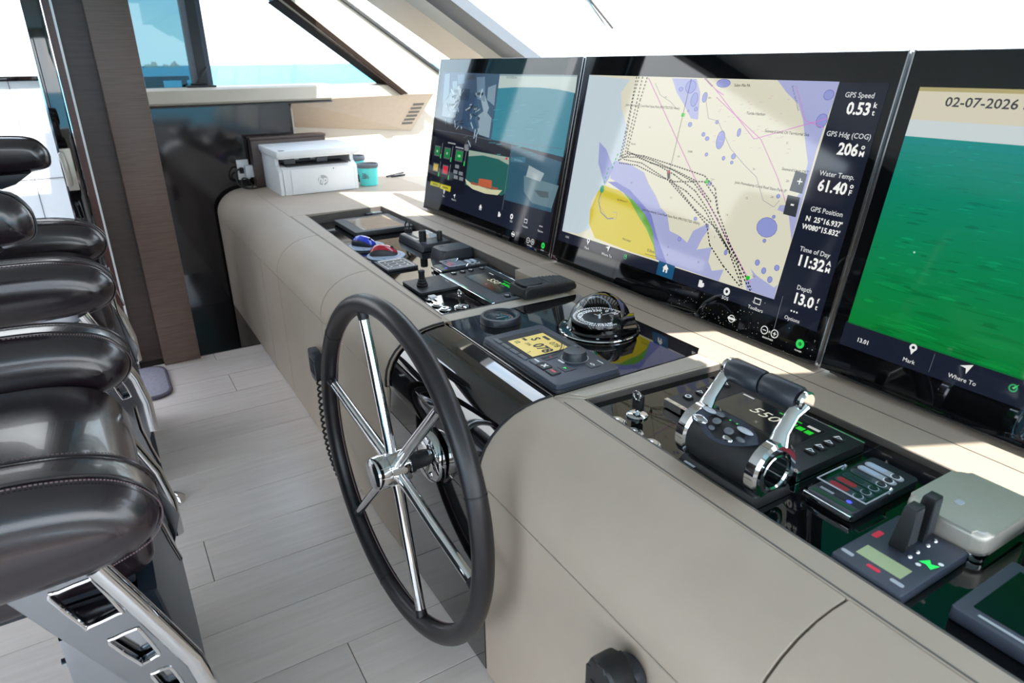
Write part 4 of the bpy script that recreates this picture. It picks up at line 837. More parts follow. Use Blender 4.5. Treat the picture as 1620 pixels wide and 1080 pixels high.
# bow thruster panel
d = dev('thruster_panel', 'slate thruster panel with two black levers and a green display', 'control panel', .931, .4155, ZN)
part('plate', MB().prism(rrect(-.0555, .0555, -.088, .088, .004), 0, .019, 'z', b=.003), NAVYPL, d)
part('lcd', MB().box(-.036, .034, -.056, -.026, .0188, .0196), GREENLCD, d)
for k, v in enumerate((.012, .060)):
    m = MB(); m.prism([(-.020, v-.013), (.006, v-.013), (.006, v+.013), (-.020, v+.013)], .019, .100, 'z', b=.004, top=[(-.010, v-.010), (.008, v-.010), (.008, v+.012), (-.010, v+.012)]); part('lever', m, BLACKMATTE, d)
    part('lever_ribs', MB().box(.0055, .0095, v-.010, v+.010, .035, .096, b=.001, seg=1), DARKGREY, d)
    for q in (-.010, .010): part('lever_screw', MB().dome((.014, v+q, .019), .004, .004, .004, 10, 3), STEEL, d)
for u, c_ in ((-.042, SILVERPR), (0, RED), (.036, SILVERPR)): part('status_lamp', MB().prism(rrect(u-.010, u+.010, -.071, -.064, .003), .0188, .0198, 'z'), c_, d)
m = MB(); m.flat([(.026, .004), (.034, .020), (.040, .012), (.050, .018), (.046, .000), (.036, .006)], .0194); part('arrow_mark', m, GREENLED, d)
m = MB(); m.flat(circ(.030, -.004, .004, 8), .0194).flat(circ(.048, .024, .004, 8), .0194); part('arrow_dots', m, WHITEPR, d)
m = MB(); m.flat(rrect(-.048, -.038, .000, .022, .003), .0194); part('warning_mark', m, RED, d)
# display at the bottom right
d = dev('tablet_display', 'slate-framed dark display lying at the lower right edge', 'display', .966, .165, ZN)
part('frame', MB().prism(rrect(-.150, .150, -.085, .085, .006), 0, .022, 'z', b=.003), NAVYPL, d)
part('front_glass', MB().box(-.132, .132, -.062, .066, .0215, .0228), BLACKGLASS, d)
m = MB(); m.flat(rrect(-.120, -.060, -.075, -.070, .001), .0224); part('print_mark', m, SILVERPR, d)
d = dev('handset', 'black rounded handset in the far right of the near tray, cut by the frame', 'handset', 1.120, .262, ZN)
part('body', MB().prism(rrect(-.052, .052, -.060, .060, .020, 5), 0, .038, 'z', b=.008, seg=3), BLACKMATTE, d); part('top_plate', MB().prism(rrect(-.040, .040, -.046, .046, .016, 5), .038, .041, 'z', b=.001), DARKGREY, d)

# autopilot head
ap = dev('autopilot_unit', 'slate autopilot unit with amber display reading 078 and a round knob', 'autopilot', .887, 1.313, DZ+.0005)
part('body', MB().prism(rrect(-.174, .174, -.0925, .0925, .012), 0, .021, 'z', b=.003), NAVYPL, ap)
part('under_frame', MB().prism(rrect(-.177, .177, -.0955, .0955, .012), 0, .009, 'z', b=.002), BLACKSOFT, ap)
part('screen_bezel', MB().box(-.142, .014, -.064, .072, .020, .0222, b=.0008, seg=1), RUBBER, ap)
s = MB(); L0, L1, B0, B1 = -.112, .009, -.052, .058
s.flat([(L0, B0), (L1, B0), (L1, B1), (L0, B1)], .0225); part('lcd', s, AMBER, ap)
s = MB(); s.text('S', -.085, .006, .036, .0229, bold=.03); s.text('078', -.024, -.014, .043, .0229, bold=.03, sx=.95); s.text('078', -.026, .030, .024, .0229, bold=.01); s.text('206', -.066, -.022, .015, .0229); s.text('12', -.094, -.040, .018, .0229, bold=.03); s.text('2.', -.02, -.048, .014, .0229)
s.flat([(-.090, .040), (-.060, .040), (-.060, .050), (-.090, .050)], .0228); s.flat([(-.108, -.012), (-.090, -.012), (-.090, -.004), (-.108, -.004)], .0228)
s.ring(-.07, -.03, .098, .101, .0228, 14, rad(-5), rad(62)); s.ring(-.07, -.03, .105, .1062, .0228, 14, rad(-5), rad(62)); part('lcd_figures', s, BLACKPR, ap)
part('vent_ribs', MB().box(-.138, .010, .061, .063, .0222, .0226).box(-.138, .010, .066, .068, .0222, .0226), DARKGREY, ap)
for k in range(4): part('side_key', MB().prism(rrect(-.146+k*.041, -.110+k*.041, -.078, -.066, .004), .0205, .0238, 'z', b=.0008), GREYPL, ap)
part('knob', MB().lathe([(.031, .021), (.030, .026), (.029, .038), (.027, .042), (.020, .043), (0, .0425)], (.068, .034, 0), n=40), BLACKSOFT, ap)
m = MB(); m.ring(.068, .034, .0325, .0345, .0216, 36); part('knob_ring', m, SILVERPR, ap)
part('knob_dimple', MB().dome((.060, .050, .0428), .004, .004, .0012, 10, 3), BLACKMATTE, ap)
for i, (u, v) in enumerate(((.036, -.058), (.072, -.058), (.108, -.058))): part('mode_key', MB().prism(rrect(u-.016, u+.016, v-.014, v+.014, .004), .0205, .0245, 'z', b=.001), (GREYPL, BLACKMATTE, DARKGREY)[i], ap)
m = MB(); m.flat(rrect(.026, .046, -.060, -.055, .001), .0247).flat([(.064, -.064), (.068, -.066), (.080, -.052), (.076, -.050)], .0247).flat([(.064, -.052), (.067, -.049), (.081, -.063), (.078, -.066)], .0248); part('lettering', m, WHITEPR, ap)
m = MB(); m.flat(rrect(.098, .118, -.061, -.055, .001), .0247); part('lettering', m, RED, ap)
part('course_key', MB().prism([(.022, -.034), (.046, -.034), (.040, .004), (.022, .004)], .0207, .0222, 'z'), BLACKSOFT, ap); part('course_key', MB().prism([(.090, -.034), (.124, -.034), (.124, .000), (.098, -.004)], .0207, .0222, 'z'), BLACKSOFT, ap)
part('turn_key', MB().prism([(.106, .030), (.140, .030), (.140, .060), (.108, .060)], .0207, .0222, 'z'), BLACKSOFT, ap)
m = MB(); m.flat([(.026, -.014), (.036, -.010), (.036, -.018)], .0226); part('port_arrow', m, RED, ap)
m = MB(); m.flat([(.112, -.022), (.102, -.018), (.102, -.026)], .0226); part('starboard_arrow', m, GREENLED, ap)
m = MB(); m.text('<>', .124, .040, .016, .0226, bold=.03).flat(rrect(.056, .080, -.010, -.004, .001), .0216).flat(rrect(.110, .134, .070, .073, .001), .0216); part('lettering', m, WHITEPR, ap)
m = MB(); m.flat(rrect(.005, .058, .0775, .082, .001), .0216); part('lettering', m, SILVERPR, ap)

# rudder angle gauge
d = dev('rudder_gauge', 'round black rudder gauge beside the autopilot unit', 'gauge', .9245, 1.617, DZ+.0005)
part('bezel', MB().lathe([(.060, 0), (.060, .014), (.057, .020), (.050, .021), (.044, .015), (.044, .010)], n=44), BLACKSOFT, d)
part('dial', MB().lathe([(.044, .010), (0, .010)], n=40), mat('dial_face', (20, 30, 30), rough=.4), d)
m = MB()
for k in range(-6, 7):
    a = rad(90+k*11); r0 = .034 if k % 2 else .031; m.line([(r0*math.cos(a), -.010+r0*math.sin(a)), (.038*math.cos(a), -.010+.038*math.sin(a))], .0012, .0108)
for k, t_ in zip((-5, -3, 0, 3, 5), ('30', '15', '0', '15', '30')):
    a = rad(90-k*11); m.text(t_, .026*math.cos(a), -.013+.026*math.sin(a), .009, .0108)
part('dial_marks', m, WHITEPR, d)
part('needle', MB().prism([(-.002, -.014), (.002, -.014), (.004, .024)], .0118, .0126, 'z'), WHITEPR, d)
m = MB(); m.ring(0, -.004, .034, .040, .0106, 20, rad(35), rad(145)); part('dial_arc', m, mat('amber_print', (190, 110, 60), rough=.4), d)
m = MB(); m.lathe([(.0438, .0165), (0, .0185)], n=40); part('lens', m, DOMEGL, d)

# compass
cp = dev('compass', 'black domed magnetic compass with white card figures on the helm', 'compass', 1.128, 1.413, DZ+.0005)
part('base_ring', MB().lathe([(.112, 0), (.113, .004), (.110, .007), (.094, .009), (.090, .013), (.080, .013)], n=56), LACQUER, cp)
part('rim_trim', MB().lathe([(.1125, .001), (.1140, .003), (.1125, .005), (.111, .003), (.1125, .001)], n=56), CHROME, cp)
part('bowl', MB().lathe([(.080, .013), (.078, .011), (0, .010)], n=40), RUBBER, cp)
card = MB().lathe([(.079, .028), (.079, .033), (.076, .0355), (.040, .0315), (0, .0315)], n=48); part('card', card, BLACKMATTE, cp)
m = MB()
def cz(r): return (.0320+max(0, r-.040)*.111)+.0008
for k in range(72):
    a = rad(k*5); r0 = .067 if k % 2 == 0 else .070; r1 = .0755; dw = .0017
    c, s_ = math.cos(a), math.sin(a)
    m.add([(r*c-t_*s_, r*s_+t_*c, cz(r)) for r, t_ in ((r0, -dw), (r1, -dw), (r1, dw), (r0, dw))], [(0, 1, 2, 3)])
for k in range(12):
    dg_ = k*30; th_ = rad(90-(dg_-30)); V, Fc, wd = text_geo(str(dg_), .03); pts = []
    for x, y, z in V:
        lx, ly = (x-wd/2)*.019, y*.019-.007; r = .056+ly; aa = th_-lx/.057; pts.append((r*math.cos(aa), r*math.sin(aa), cz(r)))
    m.add(pts, Fc)
m.line([(-.03, .004), (-.004, .010)], .003, .0335); m.line([(-.030, .030), (-.022, .024)], .003, .0335)
part('card_figures', m, mat('boosted_white_print', (240, 242, 244), rough=.6, emit=.5), cp)  # emission added to make the figures stand out under the dome
part('lubber_pin', MB().tube([(0, 0, .0315), (0, 0, .043)], .003, 8).box(-.0012, .0012, .010, .066, .0385, .0395), WHITEPR, cp)
gl = MB(); gl.dome((0, 0, .012), .087, .087, .090, 40, 12); part('dome', gl, DOMEGL, cp)
hd = MB(); n1, n2 = 22, 9                   # hood: outer shell over the forward half of the dome
V = []; Fq = []
for sh in (.0915, .0885):
    for i in range(n1+1):
        th_ = PI*i/n1
        for j in range(n2+1):
            ph = rad(72-j*72/n2); x = sh*math.cos(th_); yy_ = sh*math.sin(th_)*math.cos(ph); z = .012+sh*1.03*math.sin(th_)*math.sin(ph)
            V.append((x, yy_, max(.014, z)))
K = (n1+1)*(n2+1)
for b_ in (0, K):
    for i in range(n1):
        for j in range(n2): Fq.append((b_+i*(n2+1)+j, b_+(i+1)*(n2+1)+j, b_+(i+1)*(n2+1)+j+1, b_+i*(n2+1)+j+1))
for i in range(n1): Fq.append((i*(n2+1), (i+1)*(n2+1), K+(i+1)*(n2+1), K+i*(n2+1)))
hd.add(V, Fq); part('hood', hd, LACQUER, cp)
part('lamp_housing', MB().prism([(.055, -.01), (.100, .0), (.100, .055), (.060, .085)], .010, .055, 'z', b=.004, top=[(.060, .005), (.092, .012), (.090, .050), (.062, .07)]), LACQUER, cp)
for a in (40, 140, 220, 320): part('base_screw', MB().dome((.100*math.cos(rad(a)), .100*math.sin(rad(a)), .0085), .005, .005, .002, 10, 3), STEEL, cp)

# handheld remote lying across the far divider
d = dev('handheld_remote', 'black handheld remote lying across the divider beside the compass', 'remote', 1.172, 1.768, DZ+.0042)
part('body', MB().pillow([(-.098, .002), (-.09, .0), (.07, .0), (.10, .004), (.104, .016), (.095, .030), (.04, .036), (-.02, .040), (-.080, .042), (-.098, .034), (-.102, .018)], -.050, .050, .010, axis='x'), BLACKMATTE, d)
part('grip_pad', MB().prism(rrect(-.036, .036, -.092, -.020, .012), .0395, .044, 'z', b=.0015), RUBBER, d)
for k in range(5): part('grip_rib', MB().box(-.040, .040, .006+k*.014, .012+k*.014, .034-k*.001, .0405-k*.0012, b=.001, seg=1), DARKGREY, d)

# joystick panel
d = dev('joystick_panel', 'square grey joystick panel with four rings on the far tray', 'control panel', .942, 2.150, ZT)
part('plate', MB().prism(rrect(-.081, .081, -.074, .074, .006), 0, .010, 'z', b=.0015), DARKGREY, d)
m = MB()
for u, v in ((-.045, .012), (.000, .040), (.052, .032), (.046, -.030)): m.ring(u, v, .0175, .0188, .0104, 24)
m.ring(.010, -.032, .034, .0350, .0104, 30); part('ring_marks', m, BLACKPR, d)
m = MB(); m.flat(rrect(-.012, .016, .062, .067, .001), .0104); part('lettering', m, SILVERPR, d)
part('joystick', MB().lathe([(.020, .010), (.0205, .018), (.017, .020), (.0175, .026), (.014, .029), (.0145, .035), (.011, .038), (.0105, .058), (.012, .062), (.011, .068), (0, .070)], (.012, -.036, 0), n=24), RUBBER, d)

# touch panel and small key pad at the far end of the tray
d = dev('touch_panel', 'large dark-framed touch panel lying in the far end of the tray', 'touch panel', 1.104, 3.165, ZT)
part('frame', MB().prism(rrect(-.165, .165, -.142, .142, .006), .004, .024, 'z', b=.002), DARKGREY, d)
part('base', MB().box(-.160, .160, -.136, .136, 0, .0045), RUBBER, d)
part('front_glass', MB().box(-.128, .138, -.095, .105, .0235, .0246), mat('cream_reflection_screen', (150, 138, 126), rough=.08, spec=.8), d)  # cream base colour stands in for the reflection on the screen
d = dev('key_pad', 'small black square key pad in the far corner of the tray', 'keypad', 1.206, 3.432, ZT)
part('body', MB().prism(rrect(-.024, .024, -.046, .046, .003), 0, .016, 'z', b=.0015), BLACKSOFT, d); m = MB(); m.text('*', 0, -.014, .03, .0164); part('lettering', m, GREENLED, d)
part('face_plate', MB().prism(rrect(-.020, .020, -.041, .041, .003), .0155, .0162, 'z'), GREYPL, d)
# mice on round pads
def mouse(x, y, rot, lb, top, body, pl):
    p = thing('mouse_pad', pl, 'mouse pad', mtx=Matrix.Translation((x+.006, y-.012, ZT+.0006)) @ RZ)
    part('disc', MB().lathe([(.078, 0), (.080, .0025), (.078, .005), (0, .005)], n=44), PADMAT, p); m = MB(); m.ring(0, 0, .058, .060, .0053, 36); m.flat(circ(.055, -.03, .006, 10), .0053); part('print', m, NAVYPL, p)
    d = thing('computer_mouse', lb, 'mouse', mtx=Matrix.Translation((x, y, ZT+.0060)) @ Matrix.Rotation(rot, 4, 'Z'))
    def shell(zs, k0, k1, wsc, z0=0.):
        secs = [(-.056, .012, .008), (-.050, .026, .024), (-.035, .033, .036), (-.010, .034, .041), (.020, .031, .036), (.042, .027, .025), (.054, .020, .014), (.058, .010, .008)]
        V = []; F_ = []; n = 15
        for x_, wd, h in secs:
            for i in range(n+1):
                a = k0+(k1-k0)*i/n; V.append((x_*(1.0 if zs == 1 else 1.0), wd*wsc*math.cos(a)*(1 if math.sin(a) > .3 else .97), z0+max(0, h*zs*math.sin(a)**.8)))
        for q in range(len(secs)-1):
            for i in range(n): F_.append((q*(n+1)+i, q*(n+1)+i+1, (q+1)*(n+1)+i+1, (q+1)*(n+1)+i))
        m = MB(); m.add(V, F_+[tuple(range(n+1)), tuple(range((len(secs)-1)*(n+1), len(secs)*(n+1)))]); return m
    part('body', shell(1, 0, PI, 1), body, d); part('top_shell', shell(1.03, rad(34), rad(146), 1.035, .0006), top, d)
    part('wheel', MB().lathe([(0, -.003), (.007, -.003), (.007, .003), (0, .003)], (.036, 0, .028), 'y', 14), RUBBER, d)
mouse(.9400, 2.835, rad(-62), 'blue and black computer mouse on the farther round pad', BLUEMOUSE, BLACKSOFT, 'pale round mouse pad under the blue mouse')
mouse(.9550, 2.640, rad(-28), 'red and grey computer mouse on the nearer round pad', REDMOUSE, DARKGREY, 'pale round mouse pad under the red mouse')
d = dev('button_panel', 'flat black button panel printed with white outlines beside the red mouse', 'keypad', .938, 2.466, ZT)
part('plate', MB().box(-.074, .074, -.064, .064, 0, .010, b=.0015), BLACKSOFT, d)
m = MB(); H = .0104
for u in (-.052, -.018, .018, .046, .060): m.line([(u, -.052), (u, .054)], .0022, H)
for v in (-.052, .054): m.line([(-.052, v), (.060, v)], .0022, H)
for u in (-.035, 0, .032):
    for v in (-.03, .004, .036): m.flat(circ(u+.004*(v > 0), v, .0042, 8), H)
m.flat(rrect(-.066, -.058, -.05, .05, .001), H); part('printed_lines', m, WHITEPR, d)
for u in (-.035, 0, .032):
    for v in (-.034, 0, .034): part('key', MB().box(u-.013, u+.013, v-.014, v+.014, .0098, .0103), DARKGREY, d)
# camera controller
d = dev('camera_controller', 'dark camera control keyboard with knobs and a small screen, far tray', 'controller', 1.180, 2.722, ZT)
part('body', MB().prism(rrect(-.132, .132, -.076, .076, .012), 0, .032, 'z', b=.004, top=rrect(-.124, .124, -.068, .070, .012)), BLACKSOFT, d)
part('top_plate', MB().prism(rrect(-.116, .040, -.058, .062, .006), .0315, .0335, 'z', b=.0006), BRUSHED, d)
part('mini_screen', MB().box(-.020, .034, -.020, .050, .033, .0345), CREAMREF, d)
for i in range(4):
    for j in range(3): part('key', MB().box(-.108+i*.020, -.094+i*.020, .010+j*.018, .022+j*.018, .0333, .0352, b=.0008, seg=1), WHITEPL, d)
for i in range(5): part('key', MB().box(-.108+i*.026, -.088+i*.026, -.046, -.032, .0333, .0352, b=.0008, seg=1), DARKGREY, d)
for u, v, r_, h in ((.070, -.040, .016, .045), (.090, .030, .012, .038)): part('knob', MB().lathe([(r_, .031), (r_, .031+h), (r_*.85, .034+h), (0, .034+h)], (u, v, 0), n=20), RUBBER, d)
part('jog_knob', MB().lathe([(.017, .031), (.018, .050), (.014, .054), (0, .054)], (-.108, -.030, 0), n=18), RUBBER, d)
part('strap_loop', MB().tube([(-.118+.024*math.cos(a), -.030+.004*math.sin(a), .062+.020*math.sin(a)) for a in [2*PI*i/20 for i in range(20)]], .0035, 8, closed=True), RUBBER, d)
part('side_button', MB().prism(rrect(.085, .115, -.055, -.040, .005), .0318, .0335, 'z'), GREYPL, d)
d = dev('hockey_puck_sensor', 'rounded black plastic case beside the camera controller', 'case', 1.178, 2.452, ZT)
d.name = 'plastic_case'
part('body', MB().prism(rrect(-.062, .062, -.076, .076, .018, 5), 0, .046, 'z', b=.010, seg=4, top=rrect(-.054, .054, -.066, .068, .016, 5)), BLACKSOFT, d)
part('badge', MB().box(-.040, -.018, -.040, -.024, .0455, .0466), BLACKMATTE, d)
# ================================================================ PRINTER AND DESK THINGS
PX0, PX1, PY0, PY1 = .885, 1.345, 4.045, 4.435
pr = thing('printer', 'white laser printer standing at the far end of the console', 'printer', (1.115, 4.24, DZ))
b = MB(); b.prism([(PY0, DZ+.001), (PY0-.004, .760), (PY0-.004, .880), (PY0+.012, .893), (PY0+.13, .893), (PY1-.06, .915), (PY1-.06, .956), (PY1, .956), (PY1, DZ+.001)], PX0+.022, PX1-.022, 'x', b=.004)
part('body', b, WHITEPL, pr, world=True)
for x0, x1 in ((PX0, PX0+.021), (PX1-.021, PX1)):
    part('side_panel', MB().prism([(PY0+.004, DZ+.001), (PY0, .760), (PY0, .868), (PY0+.016, .884), (PY0+.06, .900), (PY0+.06, .953), (PY1, .953), (PY1, DZ+.001)], x0, x1, 'x', b=.004), WHITEPL, pr, world=True)
part('front_door', MB().box(PX0+.066, PX1-.024, PY0-.009, PY0-.0042, DZ+.004, .876, b=.002), WHITEPL, pr, world=True)
part('scanner_lid', MB().prism(rrect(PX0-.014, PX1+.014, PY0-.065, PY1, .012), .957, .990, 'z', b=.005), WHITEPL, pr, world=True)
part('scanner_base', MB().prism(rrect(PX0-.006, PX1+.006, PY0-.045, PY1-.002, .010), .944, .9565, 'z', b=.002), WHITEPL, pr, world=True)
part('output_tray', MB().box(PX0+.05, PX1-.05, PY0+.004, PY1-.07, .8935, .8985, b=.001), DARKGREY, pr, world=True)
part('tray_throat', MB().box(PX0+.05, PX1-.05, PY1-.10, PY1-.065, .899, .945), RUBBER, pr, world=True)
for x in (1.02, 1.12):
    part('paper_roller', MB().cyl((x-.016, PY0+.12, .925), (x+.016, PY0+.12, .925), .010, n=14), WHITEPL, pr, world=True)
for x in (.975, 1.165):
    part('paper_guide', MB().box(x-.032, x+.032, PY0+.085, PY0+.110, .900, .926, b=.003), GREYPL, pr, world=True)
part('control_panel', MB().box(PX0+.005, PX0+.035, PY0-.055, PY0-.025, .990, .9912), DARKGREY, pr, world=True)
m = MB(); yl = PY0-.0094
lg = MB(); lx, lz, lr = 1.130, .806, .030
pts = []; n = 40
lg.v = []; lg.add([(lx+lr*math.cos(2*PI*i/n), yl, lz+lr*math.sin(2*PI*i/n)) for i in range(n)], [tuple(range(n))]); part('logo_disc', lg, mat('logo_silver', (168, 172, 178), rough=.3), pr, world=True)
lt = MB(); V, Fc, wd = text_geo('hp', .03)
lt.add([(lx+(x-wd/2+.28*(y-.25))*.056, yl-.0006, lz-.015+y*.056) for x, y, z in V], Fc); part('logo_lettering', lt, WHITEPL, pr, world=True)
part('power_lamp', MB().box(1.196, 1.202, yl-.001, yl+.001, .8665, .8715), BLACKMATTE, pr, world=True)
bx = thing('storage_box', 'low dark brown box against the side wall behind the printer', 'box', (1.06, 4.50, DZ))
part('box_body', MB().box(.835, 1.288, 4.446, 4.540, DZ+.001, 1.012, b=.002), WOODDK, bx, world=True); part('box_lid', MB().box(.830, 1.293, 4.442, 4.543, 1.013, 1.030, b=.002), WOODDK, bx, world=True)
ot = thing('wall_outlet', 'white power outlet with plug on the side wall left of the printer', 'outlet', (.80, 4.556, .83))
part('plate', MB().box(.752, .822, 4.548, 4.559, .775, .895, b=.003), WHITEPL, ot, world=True)
part('plug', MB().box(.792, .846, 4.500, 4.548, .790, .862, b=.005), WHITEPL, ot, world=True); part('plug', MB().box(.762, .784, 4.520, 4.548, .815, .850, b=.003), RUBBER, ot, world=True)
cdv = smooth([(.772, 4.515, .835), (.745, 4.49, .845), (.722, 4.46, .815), (.726, 4.42, .765), (.765, 4.395, .7430), (.80, 4.41, .748), (.785, 4.43, .79), (.752, 4.42, .80), (.740, 4.40, .765), (.785, 4.385, .7430), (.84, 4.40, .7430), (.880, 4.415, .7430)], 6, False)
tag(part('power_cord', MB().tube(cdv, .0045, 8), RUBBER), 'black power cord looping from the outlet to the printer', 'cord')
def mug(x, y, hgt, r, lb, spout):
    d = thing('travel_mug', lb, 'mug', (x, y, DZ))
    part('body', MB().lathe([(0, .001), (r*.80, .001), (r*.84, .004), (r*.96, hgt*.80), (r*.96, hgt*.82)], n=32), TEAL, d)
    pr_ = [(r*1.0, hgt*.82), (r*1.03, hgt*.85), (r*1.03, hgt*.97), (r*.98, hgt), (r*.90, hgt), (r*.86, hgt*.93), (0, hgt*.93)]
    part('lid', MB().lathe(pr_, n=32), GREYPL, d)
    if spout: part('spout', MB().prism([(-r*1.15, hgt*.9), (-r*.2, hgt*.9), (-r*.2, hgt*1.12), (-r*1.25, hgt*1.08)], -r*.5, r*.5, 'y', b=.006), GREYPL, d); part('base_band', MB().lathe([(r*.86, .002), (r*.90, .004), (r*.93, hgt*.30), (r*.86, hgt*.30)], n=32), RUBBER, d)
    else:
        m = MB()
        for k in range(3):
            r0 = .012+k*.007
            V = [];
            for i in range(9):
                t_ = PI/2*i/8
                for rr in (r0, r0+.004):
                    a = -2.05+(-.020+rr*math.sin(t_))/r*1.0; z = hgt*.36+rr*math.cos(t_)
                    V.append((r*.925*math.cos(a), r*.925*math.sin(a), z))
            m.add(V, [(2*i, 2*i+1, 2*i+3, 2*i+2) for i in range(8)])
        part('logo_arcs', m, GREYPL, d)
        m = MB()
        for j in range(3):
            V = []
            for i in range(7):
                a = -2.05-.10-.45*i/6
                for z in (hgt*.36+j*.012, hgt*.36+j*.012+.008): V.append((r*.925*math.cos(a), r*.925*math.sin(a), z))
            m.add(V, [(2*i, 2*i+1, 2*i+3, 2*i+2) for i in range(6)])
        part('logo_lines', m, GREYPL, d)
mug(1.440, 4.128, .132, .063, 'turquoise tumbler with grey lid standing right of the printer', False)
mug(1.428, 4.320, .160, .060, 'turquoise flask with grey spout behind the shorter tumbler', True)
d = thing('pen', 'long dark pen lying on the desk beside the tumblers', 'pen', (1.70, 4.40, DZ))
part('barrel', MB().tube([(1.640, 4.345, DZ+.006), (1.74, 4.41, DZ+.006), (1.80, 4.450, DZ+.006)], .006, 8), BLACKSOFT, d, world=True); part('tip', MB().cyl((1.800, 4.450, DZ+.006), (1.832, 4.470, DZ+.006), .006, .001, 8), BRUSHED, d, world=True)
d = thing('pen', 'short dark pen with pale clip lying in front of the longer pen', 'pen', (1.70, 4.32, DZ))
part('barrel', MB().tube([(1.665, 4.325, DZ+.0065), (1.77, 4.345, DZ+.0065)], .0065, 8), BLACKMATTE, d, world=True); part('clip', MB().box(1.69, 1.745, 4.328, 4.334, DZ+.013, DZ+.016), BRUSHED, d, world=True)

# ================================================================ MICROPHONES ON THE CONSOLE FRONT
d = thing('handset_microphone', 'black microphone clipped to the console front left of the wheel', 'microphone', (.56, 2.385, .34))
part('body', MB().prism(rrect(2.345, 2.425, .335, .455, .018, 5), .545, .575, 'x', b=.006, seg=3), BLACKSOFT, d, world=True)
part('clip', MB().box(.5755, .5855, 2.365, 2.405, .36, .43, b=.002), BLACKMATTE, d, world=True)
for k in range(6): part('grille_slot', MB().box(.5435, .5455, 2.358, 2.412, .360+k*.010, .364+k*.010), RUBBER, d, world=True)
path = []
for i in range(150):
    t_ = i/149; c = Vector((.553-.05*t_-.06*math.sin(PI*t_)*.4, 2.345-.44*t_, .345-.25*t_-.03*math.sin(PI*t_)))
    a = t_*2*PI*22; path.append(c+Vector((.007*math.cos(a), .007*math.sin(a), 0)))
part('coiled_cord', MB().tube(path, .004, 6), RUBBER, d, world=True)
part('cord_plug', MB().tube([(.503, 1.905, .100), (.500, 1.897, .055)], [.011, .013], 12), RUBBER, d, world=True)
d = thing('handset_microphone', 'black handset hanging on the near console front at the lower edge', 'microphone', (.56, .61, .36))
part('body', MB().prism(rrect(.575, .645, .36, .565, .028, 6), .515, .562, 'x', b=.012, seg=3), BLACKMATTE, d, world=True)
part('clip', MB().lathe([(.032, .562), (.034, .567), (.034, .581), (.030, .586), (0, .586)], (0, .608, .515), 'x', 24), BLACKSOFT, d, world=True)
for k in range(7): part('grille_slot', MB().box(.5135, .5155, .600, .632, .400+k*.018, .408+k*.018), RUBBER, d, world=True)

# ================================================================ CHAIRS
ch = thing('helm_chair', 'nearest black leather helm chair with padded side bolsters and steel base', 'chair', (-.35, 1.44, 0), 'helm chairs')
BOL = smooth([(-.78, .895), (-.50, .897), (-.27, .894), (-.15, .884), (-.07, .858), (-.028, .815), (-.024, .775), (-.05, .738), (-.11, .715), (-.25, .706), (-.50, .70), (-.78, .70)], 4)
for y0, y1 in ((1.02, 1.19), (1.705, 1.875)):
    bo = part('side_bolster', MB().pillow(BOL, y0, y1, .060, 8, rp=.060, bulge=.014), LEATHER, ch, sharp=60); bo.location = -Vector(ch.location)
    arc = smooth([(-.78, .8965), (-.50, .8985), (-.27, .8955), (-.15, .8855), (-.069, .8595), (-.0265, .815), (-.0225, .775), (-.049, .737), (-.11, .7135)], 8, False)
    for q in (y0+.052, y1-.052):
        path = [(x, q, z+.0006) for x, z in arc]
        part('seam', MB().tube(path, .0022, 6), LEATHER, bo)
        dash = MB()
        for i in range(0, len(arc)-1):
            x0, z0 = arc[i]; x1, z1 = arc[i+1]
            for t0 in (0, .5):
                a = (x0+(x1-x0)*t0, z0+(z1-z0)*t0); c = (x0+(x1-x0)*(t0+.3), z0+(z1-z0)*(t0+.3)); qq = q+(-.012 if q < (y0+y1)/2 else .012)
                k_ = .0012; dash.tube([(a[0], qq, a[1]-.0012), (c[0], qq, c[1]-.0012)], .0011, 5)
        part('stitching', dash, THREAD, bo)
SEAT = smooth([(-.80, .80), (-.45, .797), (-.28, .795), (-.17, .785), (-.095, .755), (-.060, .705), (-.050, .64), (-.07, .59), (-.20, .575), (-.80, .575)], 4)
part('seat', MB().pillow(SEAT, 1.186, 1.710, .03, 5), LEATHER, ch, world=True, sharp=60)
BACK = smooth([(-.80, .79), (-.74, .86), (-.755, 1.1), (-.80, 1.40), (-.85, 1.52), (-.92, 1.52), (-.93, 1.40), (-.90, 1.0), (-.88, .78)], 4)
part('backrest', MB().pillow(BACK, 1.06, 1.84, .05, 5), LEATHER, ch, world=True, sharp=60)
part('back_shell', MB().box(-.93, -.80, 1.15, 1.75, .56, 1.30, b=.02), BLACKSOFT, ch, world=True)
ARM = smooth([(-.74, 1.205), (-.50, 1.205), (-.28, 1.202), (-.185, 1.190), (-.148, 1.155), (-.140, 1.115), (-.158, 1.082), (-.24, 1.068), (-.50, 1.062), (-.74, 1.062)], 4)
ar = part('armrest', MB().pillow(ARM, 1.800, 1.930, .045, 6), LEATHER, ch, sharp=60); ar.location = -Vector(ch.location)
arc = smooth([(-.74, 1.2065), (-.50, 1.2065), (-.28, 1.2035), (-.184, 1.1915), (-.1465, 1.155), (-.1385, 1.115), (-.157, 1.081), (-.24, 1.067)], 8, False)
part('seam', MB().tube([(x, 1.843, z) for x, z in arc], .0022, 6), LEATHER, ar)
part('armrest_bracket', MB().prism([(-.21, 1.068), (-.27, 1.028), (-.40, .99), (-.74, .99), (-.74, 1.068)], 1.815, 1.915, 'y', b=.01), BLACKSOFT, ch, world=True)
part('armrest_pivot', MB().cyl((-.78, 1.865, 1.10), (-.78, 1.74, 1.10), .04, n=20).box(-.82, -.70, 1.80, 1.90, .99, 1.15, b=.01), STEEL, ch, world=True)
